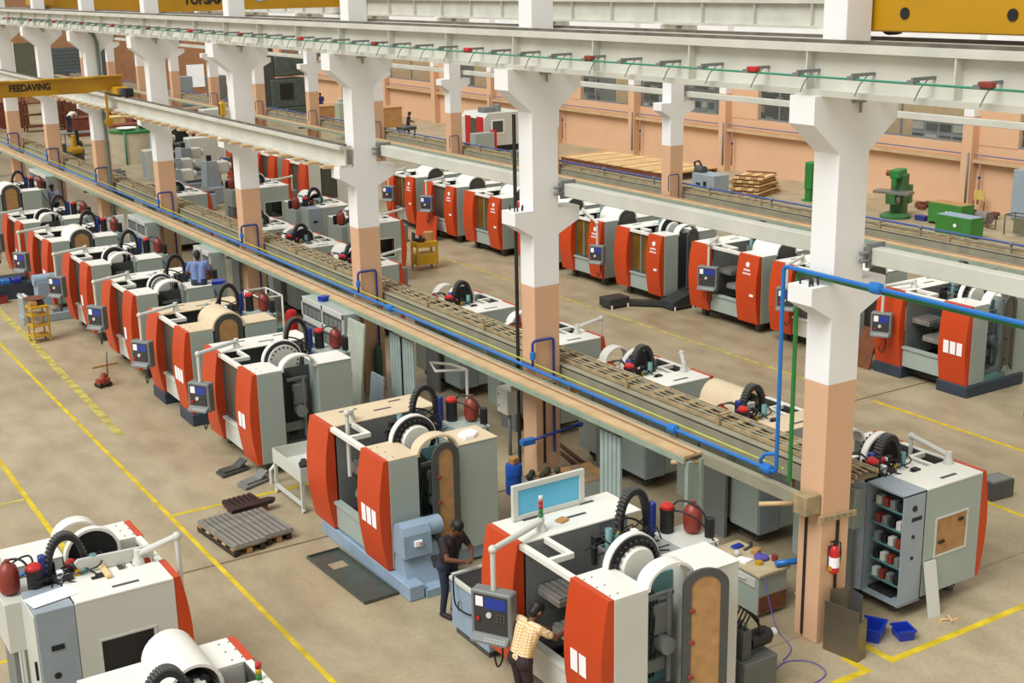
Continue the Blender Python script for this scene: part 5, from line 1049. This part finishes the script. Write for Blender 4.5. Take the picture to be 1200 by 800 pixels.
part('rim', None, lambda b: b.lathe([(1.5, 1.7), (1.56, 1.72), (1.56, 1.82), (1.4, 1.84)], (0, 0, 0), 'z', 28), GREEN, vt)
part('pipe', None, lambda b: b.cyl((-1.0, -1.25, 0), (-1.0, -1.25, 1.8), .05, n=8), CGREEN, vt)
single('plastic_drum', lambda b: b.lathe([(.5, 0), (.55, .05), (.55, 1.1), (.45, 1.15)], (0, 0, 0), 'z', 18), mat('drum_dark', (28, 44, 50), .5), 'dark drum standing on the round tank', 'drum', (9.3, 61.3, 1.85))
single('white_pan', lambda b: b.lathe([(.3, 0), (.55, .1), (.55, .13), (.28, .04)], (0, 0, 0), 'z', 16), PAPER, 'white pan on the round tank', 'pan', (7.95, 61.0, 1.85))
single('machine_cover', lambda b: (b.cyl((0, 0, .5), (1.2, 0, .5), .5, n=14), b.box(0, 1.2, -.5, .5, 0, .3)), RED, 'red rounded cover behind the dark drum', 'cover', (10.9, 67.5, 1.0))
single('cover_stand', lambda b: (b.box(0, 1.3, -.5, .5, .9, 1.0), b.box(0, .1, -.5, -.4, 0, .9), b.box(1.2, 1.3, .4, .5, 0, .9), b.box(0, .1, .4, .5, 0, .9), b.box(1.2, 1.3, -.5, -.4, 0, .9)), DWOOD, 'dark stand carrying the red rounded cover', 'stand', (10.85, 67.5, 0))
def bare_machine(label, x, y, rz, m_=BGREY, s=1.0, hose=True):
    t = thing('bare_machine', label, 'machine', (x, y, 0), rz, 'unclad machines in the middle bay'); t.scale = (s, s, s)
    part('bed', 'bm_bed', lambda b: b.cbox(-1.0, 1.0, -.5, .5, 0, .75, .04), m_, t)
    part('column', 'bm_col', lambda b: b.prism([(.3, .75), (1.0, .75), (.95, 1.9), (.45, 1.9)], 'y', -.35, .35), m_, t)
    part('head', 'bm_head', lambda b: (b.cbox(-.15, .55, -.25, .25, 1.35, 1.85, .04), b.cyl((-.3, 0, 1.6), (-.15, 0, 1.6), .16, n=12)), LGREY, t)
    part('table', 'bm_table', lambda b: b.cbox(-.9, .1, -.4, .4, .75, .9, .02), STEEL, t)
    part('rail', 'bm_rail', lambda b: (b.box(-.95, .3, -.46, -.4, .75, .82), b.box(-.95, .3, .4, .46, .75, .82)), DGREY, t)
    part('motor', 'bm_motor', lambda b: b.cyl((.7, 0, 1.9), (.7, 0, 2.15), .12, n=12), BLACK, t)
    if hose: part('hose', 'bm_hose', lambda b: b.tube([(.2, -.45, .8), (.2, -.5, 1.35), (.45, -.5, 1.6), (.7, -.5, 1.35), (.7, -.45, .8)], .06, 8), BLACK, t)
for i, (x, y, r, lab) in enumerate([(9.2, 57.5, 0, 'pale blue unclad machine body behind the fifth column'), (6.6, 46.8, 0, 'unclad machine with black hose left of the fourth column'), (8.3, 50.5, .1, 'unclad machine with tall pale box behind'), (5.4, 43.2, 0, 'unclad machine low behind the tray right of the fifth column'),
        (7.6, 44.8, 0, 'unclad machine with hose loop beside the fourth column')]):
    bare_machine(lab, x, y, r + PI, LBLUE if i in (0,) else BGREY, 1.0)
for (x, y, h, lab) in ((9.3, 53.5, 2.0, 'tall pale grey cabinet in the middle bay'), (10.9, 55.5, 3.2, 'tall pale green upright in the middle bay'), (7.2, 54.0, 1.5, 'low pale cabinet in the middle bay')):
    t = thing('steel_cabinet', lab, 'cabinet', (x, y, 0)); part('carcass', None, lambda b: b.cbox(-.5, .5, -.4, .4, 0, h, .02), LGREY, t); part('door', None, lambda b: b.cbox(-.52, -.5, -.36, .36, .1, h - .08, .005), BGREY, t)
for i, (x, y, sx, sy, h, m_) in enumerate([(12.6, 52, 1.6, 1.0, 1.4, DGREY), (13.2, 55, 1.5, 1.2, 1.8, DWOOD), (12.0, 49.5, 1.8, 1.2, .8, CHARCOAL), (4.0, 50.5, 1.2, 1.0, 1.0, MGREY), (3.4, 47.0, 1.0, .8, .8, DGREY)]):
    t = thing('machine_bed', ['dark machine bed under the runway beam tabs', 'brown machine bed farther under the runway beam', 'flat black machine bed right of the fifth column', 'grey machine bed behind the front tray', 'small dark machine bed behind the front tray'][i], 'machine', (x, y, 0))
    part('casting', None, lambda b: b.cbox(-sx / 2, sx / 2, -sy / 2, sy / 2, 0, h, .05), m_, t); part('way', None, lambda b: (b.box(-sx / 2, sx / 2, -sy * .4, -sy * .25, h, h + .1), b.box(-sx / 2, sx / 2, sy * .25, sy * .4, h, h + .1)), STEEL, t)
# far dark machine, green machine
dm = thing('boring_machine', 'tall dark grey green boring machine at the far end', 'machine', (25.0, 80.5, 0), .1)
dgm = mat('dark_machine_green', (84, 96, 88), .5, var=.15)
part('base', None, lambda b: b.cbox(-2.4, 3.2, -1.0, 1.0, 0, .6, .05), dgm, dm); part('column', None, lambda b: b.cbox(-1.6, -.5, -.8, .8, .6, 5.4, .05), DGREY, dm)
part('head', None, lambda b: (b.cbox(-.5, 2.2, -.9, .7, 2.9, 4.4, .08), b.cyl((1.3, -1.0, 3.7), (1.3, -.9, 3.7), .3, n=14)), dgm, dm); part('carriage', None, lambda b: b.cbox(-.9, 2.4, -.9, .9, .6, 2.7, .08), dgm, dm)
part('ladder', None, lambda b: (b.box(-1.9, -1.85, -.9, -.85, .6, 5.4), b.box(-2.3, -2.25, -.9, -.85, .6, 5.4), [b.box(-2.3, -1.85, -.9, -.87, .8 + .35 * i, .84 + .35 * i) for i in range(13)]), BLACK, dm)
part('window', None, lambda b: b.box(-.2, .9, -.93, -.9, 1.2, 2.4), BLACK, dm)
single('tarpaulin', lambda b: b.cbox(-.6, .7, -.4, .4, 0, .7, .15), DBLUE, 'dark blue tarpaulin bundle before the boring machine', 'bundle', (26.3, 76.5, 0))
single('sloped_cover', lambda b: b.prism([(0, 0), (1.6, 0), (1.6, .3), (.9, 1.9), (.5, 1.9)], 'y', -.5, .5), mat('cover_olive', (178, 182, 140), .6), 'pale olive sloped machine cover right of a rear column', 'cover', (27.2, 72.8, 0))
for i, (x, y, m_) in enumerate(((22.0, 93, BGREY), (24.5, 92, MGREY), (26.5, 90, BGREY))): single('far_cabinet', lambda b: (b.cbox(-.7, .7, -.5, .5, .1, 2.4, .03), b.box(-.6, .6, -.4, .4, 0, .1)), m_, ['grey blue far cabinet left of the bright windows', 'grey far cabinet under the bright windows', 'grey blue far cabinet right of the bright windows'][i], 'cabinet', (x, y, 0))
single('pale_column', lambda b: (b.cbox(-.35, .35, -.3, .3, 0, 2.3, .05), b.cyl((0, 0, 2.3), (0, 0, 2.55), .15, n=10)), mat('pale_green_casting', (184, 194, 174), .6), 'pale green machine column before the far wall crates', 'machine', (22.3, 63.5, 0))
# annex rooms behind the wall windows
for i, (y, h, sx, m_) in enumerate([(16.5, 4.2, 2.6, LGREY), (21.5, 3.8, 3.5, BGREY), (26.5, 3.6, 3, BGREY), (33.5, 4.4, 1.6, MGREY), (37.5, 4.6, 2.6, DGREY), (42.5, 4.5, 2.2, BGREY), (47.0, 4.6, 3.2, MGREY), (53, 4.2, 2.4, BGREY), (61, 4.4, 4, TEAL), (70, 4.2, 3, MGREY)]):
    t = thing('annex_machine', ['pale perforated rack behind the rightmost window', 'long blue grey machine behind the second window', 'blue grey machine left behind the second window', 'grey rack behind the window right of a rear column', 'dark ribbed machine behind the window right of a rear column', 'blue grey rack behind the middle window', 'grey ribbed rack behind the middle window', 'blue grey rack behind a far window', 'teal machine behind a far window', 'grey machine behind the farthest window'][i], 'machine', (34.5, y, 0), 0, 'machines in the annex rooms')
    part('body', None, lambda b: b.cbox(-.6, .6, -sx / 2, sx / 2, 0, h - .3, .03), m_, t)
    for r in range(4):
        for c in range(4): part('panel', ('anx', sx), lambda b: b.cbox(-.66, -.6, 0, sx / 4 - .15, 0, .32, .01), [BLACK, DGREY, LGREY][(r + c + i) % 3], t, (0, -sx / 2 + .07 + c * sx / 4, h - .85 - r * .5))
# cable protectors etc under the tray: hanging strip curtain boards
for i, yy in enumerate((4.2, 11.6, 12.1)):
    single('strip_panel', lambda b: [b.box(-.02, .02, .12 * j, .12 * j + .1, 0.02, 2.1) for j in range(5)], mat('pale_teal_panel', (164, 180, 174), .4), ['pale teal strip panel under the tray near its end', 'pale teal strip panel under the tray beside the second column', 'second pale teal strip panel left of the second column'][i], 'panel', ([-.45, -.45, -.45][i], yy, 0))

for i, (dx, m_) in enumerate(((0, BROWNST), (.18, DRED))):
    single('steel_bar', lambda b: b.cyl((0, 0, .05), (.1, 1.9, .3), .045, n=8), mat('rusty_bar', (92, 58, 40), .7), ['long rusty bar propped under the front tray', 'second rusty bar propped beside the first'][i], 'bar', (1.08 + dx, 7.05, 0))
pt = thing('parts_trolley', 'dark wheeled trolley beside the far worker in dark clothes', 'trolley', (24.6, 59.2, 0), .2)
part('tray', None, lambda b: (b.cbox(-.5, .5, -.4, .4, .75, .95, .02), b.box(-.45, .45, -.35, .35, .3, .36)), DGREY, pt)
for px in (-.4, .4):
    for py in (-.3, .3): part('leg', 'ptl', lambda b: (b.box(-.03, .03, -.03, .03, .1, .75), b.cyl((-.03, 0, .12), (.03, 0, .12), .12, n=12)), BLACK, pt, (px, py, 0))

ps = thing('plate_stack', 'stack of flat black plates right of the fifth column', 'steel plates', (11.2, 59.6, 0), .15)
for i in range(5): part('plate', 'psp', lambda b: b.box(-.9, .9, -.7, .7, 0, .1), BLACK if i % 2 else DGREY, ps, (.08 * (i % 2), .05 * i, .12 + .2 * i))
for i in range(4): part('spacer', 'pss', lambda b: b.box(-.8, .8, -.05, .05, 0, .12), WOOD, ps, (0, -.4 if i % 2 else .4, .0 if i == 0 else .22 + .2 * (i - 1) - .02))
tfm = thing('timber_rack', 'brown open timber rack under the runway beam tabs', 'rack', (13.4, 66.5, 0), .1)
for px in (-1.1, 0, 1.1):
    for py in (-.5, .5): part('post', 'tfp', lambda b: b.box(-.08, .08, -.08, .08, 0, 2.2), DWOOD, tfm, (px, py, 0))
for z in (.4, 1.2, 2.1): part('shelf', 'tfs', lambda b: b.box(-1.2, 1.2, -.6, .6, 0, .08), DWOOD, tfm, (0, 0, z))
single('carton', lambda b: b.cbox(-.6, .6, -.45, .45, 0, .6, .03), CARD, 'tan carton on the brown timber rack', 'box', (13.5, 66.5, 1.29))
single('black_cover', lambda b: b.lathe([(.55, 0), (.6, .3), (.5, 1.8), (.3, 2.4), (.1, 2.6)], (0, 0, 0), 'z', 14), BLACK, 'tall black wrapped machine part beside the fifth column', 'cover', (11.6, 63.2, 0))
single('red_crate', lambda b: (b.cbox(-1.1, 1.1, -.6, .6, .1, 1.25, .02), [b.box(x, x + .15, -.65, -.6, .1, 1.25) for x in (-1.1, -.1, .95)], b.box(-1.0, 1.0, -.5, .5, 0, .1)), BRICK, 'rust red crate behind the round tank', 'crate', (10.7, 70.3, 0))
single('shelf_unit', lambda b: ([b.box(-1.4, 1.4, -.5, .5, z, z + .08) for z in (.3, 1.1, 1.9)], [b.box(x, x + .1, y_, y_ + .1, 0, 2.4) for x in (-1.4, 1.3) for y_ in (-.5, .4)]), DWOOD, 'dark wooden shelf unit between the two left edge columns', 'shelf', (8.4, 82.0, 0))
for i, (x, y, m_, lab) in enumerate(((4.6, 61.5, DGREY, 'dark motor left of the round tank'), (5.7, 63.8, CARTY, 'yellow brown pump left of the round tank'), (5.0, 65.8, MGREY, 'grey casting left of the round tank'), (6.6, 66.6, BLACK, 'black motor behind the round tank'))):
    t = thing('motor_unit', lab, 'motor unit', (x, y, 0), .4 * i)
    part('base', None, lambda b: b.cbox(-.4, .4, -.3, .3, 0, .35, .02), DGREY, t); part('body', None, lambda b: (b.cyl((-.35, 0, .6), (.35, 0, .6), .26, n=12), b.cyl((.35, 0, .6), (.5, 0, .6), .1, n=10)), m_, t)
    part('upright', None, lambda b: b.cbox(-.1, .1, -.1, .1, .8, 1.3 + .2 * (i % 2), .02), m_, t)
# ================================================================== PEOPLE
def capsule(bm_v, bm_f, p0, p1, r0, r1, n=12, m=4):
    p0 = Vector(p0); p1 = Vector(p1); d = (p1 - p0); L_ = d.length
    d = d.normalized() if L_ > 1e-6 else Vector((0, 0, 1)); a = d.orthogonal().normalized(); b = d.cross(a)
    rings = []
    for j in range(m + 1):
        t = -PI / 2 + PI / 2 * j / m; rings.append((p0 + d * (r0 * math.sin(t)), r0 * math.cos(t)))
    for j in range(m + 1):
        t = PI / 2 * j / m; rings.append((p1 + d * (r1 * math.sin(t)), r1 * math.cos(t)))
    k = len(bm_v)
    for c, r in rings:
        for i in range(n):
            t = 2 * PI * i / n; bm_v.append(c + (a * math.cos(t) + b * math.sin(t)) * max(r, 1e-4))
    for j in range(len(rings) - 1):
        for i in range(n): bm_f.append((k + j * n + i, k + j * n + (i + 1) % n, k + (j + 1) * n + (i + 1) % n, k + (j + 1) * n + i))
    bm_f.append([k + i for i in range(n)][::-1]); q = k + (len(rings) - 1) * n; bm_f.append([q + i for i in range(n)])
def person(label, loc, rz, shirt, trousers, pose, voxel=.012, short=True, scale=1.0):
    """pose: dict of joint points in a frame where the person faces +y, z up, origin between the feet. prims: tapered capsules merged into one skin"""
    J = {k: Vector(v) for k, v in pose.items()}
    prims = []  # (p0,p1,r0,r1,tag)
    def C(p0, p1, r0, r1, t): prims.append((Vector(p0), Vector(p1), r0, r1, t))
    up = (J['neck'] - J['pelvis']).normalized(); side = (J['sh_r'] - J['sh_l']).normalized(); fwd = up.cross(side).normalized()
    if 'fwd' in J: pass
    hipw = side * .09
    # torso from three side-by-side capsules for a broad, flat trunk
    mid = (J['pelvis'] + J['neck']) * .5 
    for s in (-1, 1):
        C(J['pelvis'] + hipw * s * .75, mid + side * .085 * s, .112, .105, 'shirt')
        C(mid + side * .085 * s, J['neck'] - up * .13 + side * .1 * s + fwd * .01, .108, .112, 'shirt')
        C(J['pelvis'] + hipw * s - up * .04, J['pelvis'] + hipw * s * .8 + up * .03, .118, .112, 'trousers')
    C(J['neck'] - up * .09, J['sh_r'] - side * .03, .075, .066, 'shirt'); C(J['neck'] - up * .09, J['sh_l'] + side * .03, .075, .066, 'shirt')
    C(J['neck'] - up * .06, J['head'] - up * .05, .056, .052, 'skin')
    # head
    hd = J['head']; look = J['look'].normalized(); hu = J['hup'].normalized() if 'hup' in J else (Vector((0, 0, 1)) - look * look.z).normalized(); hs = look.cross(hu).normalized()
    C(hd - hu * .005 - look * .015, hd + hu * .045 - look * .015, .082, .084, 'skin')
    C(hd - hu * .075 + look * .035, hd - hu * .01 + look * .03, .05, .066, 'skin')
    C(hd + hu * .055 - look * .035, hd + hu * .06 - look * .005, .088, .09, 'hair'); C(hd - look * .05 - hu * .03, hd - look * .04 + hu * .04, .07, .082, 'hair')
    C(hd + look * .088 + hu * .02, hd + look * .108 - hu * .018, .01, .016, 'skin')
    for s in (-1, 1):
        C(hd + hs * .085 * s - look * .01 + hu * .015, hd + hs * .088 * s - look * .012 - hu * .02, .016, .013, 'skin')
        C(hd + hs * .03 * s + look * .079 + hu * .022, hd + hs * .034 * s + look * .079 + hu * .022, .012, .012, 'eye')
        C(hd + hs * .02 * s + look * .084 + hu * .042, hd + hs * .045 * s + look * .076 + hu * .042, .007, .006, 'hair')
    C(hd - hs * .02 + look * .083 - hu * .052, hd + hs * .02 + look * .083 - hu * .052, .009, .009, 'lip')
    # arms and hands
    for s in ('r', 'l'):
        sh, el, wr = J['sh_' + s], J['el_' + s], J['wr_' + s]
        C(sh, sh.lerp(el, .62), .062, .055, 'shirt'); C(sh.lerp(el, .5), el, .046, .041, 'shirt' if not short else 'skin'); C(el, wr, .042, .029, 'skin' if short else 'shirt')
        hdir = (J['hand_' + s] - wr).normalized() if 'hand_' + s in J else (wr - el).normalized()
        arm = (wr - el).normalized(); pn = J['palm_' + s].normalized() if 'palm_' + s in J else Vector((0, 0, -1))
        pn = (pn - hdir * pn.dot(hdir)).normalized(); ac = hdir.cross(pn).normalized()
        C(wr, wr + hdir * .03, .028, .027, 'skin')
        for i in range(4):
            o = (i - 1.5) * .019; ln = [.062, .074, .07, .055][i]; k0 = wr + hdir * .085 + ac * o
            C(wr + hdir * .02 + ac * o * .7, k0, .014, .0115, 'skin')
            k1 = k0 + (hdir * .8 + pn * .35).normalized() * ln * .55; k2 = k1 + (hdir * .5 + pn * .8).normalized() * ln * .5
            C(k0, k1, .0105, .0095, 'skin'); C(k1, k2, .0095, .008, 'skin')
        sg_ = 1 if s == 'r' else -1
        t0 = wr + hdir * .03 - ac * .026 * sg_; t1 = t0 + (hdir * .6 - ac * .7 * sg_ + pn * .3).normalized() * .04; t2 = t1 + (hdir * .9 + pn * .4 - ac * .1 * sg_).normalized() * .032
        C(t0, t1, .013, .0115, 'skin'); C(t1, t2, .0115, .009, 'skin')
    # legs and shoes
    for s in ('r', 'l'):
        hp, kn, an = J['hip_' + s], J['kn_' + s], J['an_' + s]
        C(hp, kn, .098, .064, 'trousers'); C(kn, an, .062, .048, 'trousers')
        toe = J['toe_' + s] if 'toe_' + s in J else an + Vector((0, .17, -.05))
        C(an - Vector((0, .02, .045)) , toe, .044, .036, 'shoe')
    V, F = [], []
    for p0, p1, r0, r1, t in prims: capsule(V, F, p0, p1, r0, r1)
    me = bpy.data.meshes.new('raw'); me.from_pydata([tuple(v) for v in V], [], F)
    tmp = bpy.data.objects.new('raw', me); COL.objects.link(tmp)
    rm = tmp.modifiers.new('r', 'REMESH'); rm.mode = 'VOXEL'; rm.voxel_size = voxel; rm.use_smooth_shade = True
    smn = tmp.modifiers.new('s', 'SMOOTH'); smn.factor = .5; smn.iterations = 2
    bpy.context.view_layer.update()
    body = bpy.data.meshes.new_from_object(tmp.evaluated_get(bpy.context.evaluated_depsgraph_get()))
    bpy.data.objects.remove(tmp, do_unlink=True)
    body.name = 'person'; body.materials.clear()
    tags = ['skin', 'shirt', 'trousers', 'hair', 'eye', 'lip', 'shoe']
    for m_ in (SKIN, shirt, trousers, HAIR, mat('eye_dark', (34, 26, 22), .3), mat('lip_brown', (92, 50, 44), .5), mat('shoe_black', (30, 28, 28), .5)): body.materials.append(m_)
    import numpy as np
    P0 = np.array([p[0] for p in prims]); P1 = np.array([p[1] for p in prims]); R0 = np.array([p[2] for p in prims]); R1 = np.array([p[3] for p in prims])
    TI = np.array([tags.index(p[4]) for p in prims]); D = P1 - P0; DD = np.maximum((D * D).sum(1), 1e-9)
    n = len(body.polygons); cen = np.empty(n * 3); body.polygons.foreach_get('center', cen); cen = cen.reshape(-1, 3)
    idx = np.empty(n, dtype=np.int32)
    bias = np.array([{'skin': 0, 'shirt': -.002, 'trousers': -.002, 'hair': -.001, 'eye': -.006, 'lip': -.006, 'shoe': -.003}[p[4]] for p in prims])
    for s0 in range(0, n, 20000):
        c = cen[s0:s0 + 20000]; t = np.clip(((c[:, None] - P0) * D).sum(2) / DD, 0, 1)
        dist = np.linalg.norm(c[:, None] - (P0 + t[..., None] * D), axis=2) - (R0 + t * (R1 - R0)) + bias
        idx[s0:s0 + 20000] = TI[dist.argmin(1)]
    body.polygons.foreach_set('material_index', idx); body.polygons.foreach_set('use_smooth', np.ones(n, dtype=bool)); body.update()
    o = bpy.data.objects.new('person', body); COL.objects.link(o); o.location = loc; o.rotation_euler = (0, 0, rz); o.scale = (scale,) * 3
    return tag(o, label, 'person')
SHIRT_D = mat('dark_brown_shirt', (44, 34, 38), .8); JEANS = mat('dark_blue_jeans', (38, 46, 66), .8, var=.15); DTROU = mat('dark_maroon_trousers', (50, 36, 38), .8)
BSHIRT = mat('blue_striped_shirt', (120, 142, 190), .8, var=.12, scale=20); WSHIRT = mat('white_shirt', (226, 222, 208), .8); LSHIRT = mat('light_blue_shirt', (150, 164, 196), .8); BRSHIRT = mat('brown_shirt', (88, 70, 56), .8)
def check_shirt():
    m = mat('cream_checked_shirt', (232, 206, 160), .8); nt = m.node_tree; N = nt.nodes; L = nt.links; b = N['Principled BSDF']
    tc = N.new('ShaderNodeTexCoord'); mx = []
    for ax, sc in (('X', 16), ('Z', 16)):
        w_ = N.new('ShaderNodeTexWave'); w_.bands_direction = ax; w_.inputs['Scale'].default_value = sc / 2; L.new(tc.outputs['Object'], w_.inputs['Vector'])
        r = N.new('ShaderNodeValToRGB'); r.color_ramp.elements[0].position = .62; r.color_ramp.elements[1].position = .8
        r.color_ramp.elements[0].color = (1, 1, 1, 1); r.color_ramp.elements[1].color = (.80, .66, .45, 1); L.new(w_.outputs['Fac'], r.inputs['Fac']); mx.append(r)
    a = N.new('ShaderNodeMixRGB'); a.blend_type = 'MULTIPLY'; a.inputs[0].default_value = 1; L.new(mx[0].outputs[0], a.inputs[1]); L.new(mx[1].outputs[0], a.inputs[2])
    c = N.new('ShaderNodeMixRGB'); c.blend_type = 'MULTIPLY'; c.inputs[0].default_value = 1; c.inputs[1].default_value = (lin(240), lin(220), lin(184), 1); L.new(a.outputs[0], c.inputs[2]); L.new(c.outputs[0], b.inputs['Base Color'])
    return m
CHECK = check_shirt()
# dark shirt man, arms resting on the coolant tank, looking down at his hands
person('man in dark shirt and jeans resting his arms on the pale blue tank', (-4.06, 3.86, 0), PI + .25, SHIRT_D, JEANS, dict(
    pelvis=(0, 0, .93), neck=(0, .14, 1.44), sh_r=(.19, .11, 1.38), sh_l=(-.19, .11, 1.38), head=(0, .24, 1.56), look=(.0, .8, -.55),
    el_r=(.27, .28, 1.14), wr_r=(.1, .46, 1.1), hand_r=(.0, .5, 1.09), el_l=(-.27, .26, 1.14), wr_l=(-.08, .44, 1.1), hand_l=(.02, .5, 1.11),
    hip_r=(.09, 0, .9), hip_l=(-.09, 0, .9), kn_r=(.1, .03, .49), kn_l=(-.1, .05, .49), an_r=(.1, -.04, .1), an_l=(-.12, -.02, .1)), .0085)
# cream shirt man leaning into the nearest machine, back to us
person('man in cream checked shirt and dark trousers leaning into the nearest machine', (-4.72, .74, 0), -PI / 2 + .12, CHECK, DTROU, dict(
    pelvis=(0, 0, .93), neck=(0, .17, 1.42), sh_r=(.2, .15, 1.36), sh_l=(-.2, .15, 1.36), head=(.0, .29, 1.5), look=(.02, .75, -.62),
    el_r=(.3, .36, 1.2), wr_r=(.24, .58, 1.2), hand_r=(.22, .7, 1.2), el_l=(-.25, .38, 1.14), wr_l=(-.16, .6, 1.08), hand_l=(-.12, .7, 1.05),
    hip_r=(.09, 0, .9), hip_l=(-.09, 0, .9), kn_r=(.1, .05, .49), kn_l=(-.1, .05, .49), an_r=(.1, -.04, .1), an_l=(-.1, -.04, .1)), .0085)
sit = dict(pelvis=(0, 0, .1), neck=(0, .05, .62), sh_r=(.2, .03, .55), sh_l=(-.2, .03, .55), head=(0, .1, .74), look=(.1, .95, -.3),
    el_r=(.3, .1, .3), wr_r=(.24, .34, .22), hand_r=(.2, .42, .2), el_l=(-.3, .1, .3), wr_l=(-.22, .34, .22), hand_l=(-.18, .42, .2),
    hip_r=(.1, .02, .1), hip_l=(-.1, .02, .1), kn_r=(.14, .46, .12), kn_l=(-.14, .46, .12), an_r=(.14, .5, -.3), an_l=(-.14, .5, -.3))
person('man in blue striped shirt sitting on a machine with his back turned', (-2.45, 19.42, 2.2), -.35, BSHIRT, JEANS, sit, .014)
stand = dict(pelvis=(0, 0, .93), neck=(0, .06, 1.45), sh_r=(.19, .04, 1.38), sh_l=(-.19, .04, 1.38), head=(0, .12, 1.57), look=(0, .9, -.4),
    el_r=(.26, .1, 1.12), wr_r=(.18, .34, 1.08), hand_r=(.14, .42, 1.07), el_l=(-.26, .1, 1.12), wr_l=(-.18, .34, 1.08), hand_l=(-.14, .42, 1.07),
    hip_r=(.09, 0, .9), hip_l=(-.09, 0, .9), kn_r=(.1, .03, .49), kn_l=(-.1, .03, .49), an_r=(.1, -.03, .1), an_l=(-.1, -.03, .1))
bend = dict(pelvis=(0, 0, .95), neck=(0, .42, 1.22), sh_r=(.19, .38, 1.19), sh_l=(-.19, .38, 1.19), head=(0, .53, 1.25), look=(0, .6, -.8), hup=(0, .8, .6),
    el_r=(.24, .52, .95), wr_r=(.15, .66, .8), hand_r=(.12, .72, .74), el_l=(-.24, .52, .95), wr_l=(-.15, .66, .8), hand_l=(-.12, .72, .74),
    hip_r=(.09, 0, .92), hip_l=(-.09, 0, .92), kn_r=(.1, .04, .5), kn_l=(-.1, .04, .5), an_r=(.1, -.04, .1), an_l=(-.1, -.04, .1))
person('person in white top behind the man sitting on the machine', (-1.4, 22.15, .55), 1.2, WSHIRT, DTROU, stand, .014)
single('step_stool', lambda b: (b.box(-.3, .3, -.3, .3, .5, .55), [b.box(x, x + .05, y_, y_ + .05, 0, .5) for x in (-.3, .25) for y_ in (-.3, .25)]), DGREY, 'dark step stool under the person in white top', 'stool', (-1.4, 22.15, 0))
single('blue_cloth', lambda b: b.prism([(-.2, -.15), (.15, -.2), (.22, .1), (-.05, .2)], 'z', 0, .08), BLUE, 'blue cloth beside the seated man', 'cloth', (-2.02, 19.3, 2.205))
person('man in pale blue shirt standing behind the far left machines', (-1.1, 40.2, .5), 2.6, LSHIRT, JEANS, stand, .016)
single('work_platform', lambda b: (b.box(-.28, .4, -.5, .5, .44, .5), [b.box(x, x + .06, y_, y_ + .06, 0, .44) for x in (-.28, .34) for y_ in (-.5, .44)]), MGREY, 'grey work platform under the man in pale blue', 'platform', (-1.1, 40.2, 0))
person('man in brown shirt bending over a far left machine', (-.95, 34.6, .62), 1.57, BRSHIRT, DTROU, bend, .016)
single('work_platform', lambda b: (b.box(-.5, .5, -.5, .5, .56, .62), [b.box(x, x + .06, y_, y_ + .06, 0, .56) for x in (-.5, .44) for y_ in (-.5, .44)]), MGREY, 'grey work platform under the bending man in brown', 'platform', (-1.05, 34.6, 0))
person('man in white shirt and jeans bending on a far workbench', (7.3, 71.0, .9), -1.1, WSHIRT, JEANS, bend, .02)
bch = thing('workbench', 'grey workbench under the bending man in white shirt', 'workbench', (7.9, 71.0, 0))
part('top', None, lambda b: b.cbox(-1.2, 1.2, -.6, .6, .82, .9, .01), MGREY, bch)
for px in (-1.1, 1.05):
    for py in (-.55, .5): part('leg', 'bchleg', lambda b: b.box(0, .06, 0, .06, 0, .82), MGREY, bch, (px, py, 0))
person('worker in dark clothes standing at a trolley near the far wall', (25.4, 60.5, 0), -2.2, SHIRT_D, DTROU, stand, .02)
person('worker in dark blue standing beside the boring machine', (27.3, 77.8, 0), 2.6, mat('navy_overall', (40, 42, 92), .8), JEANS, stand, .02)
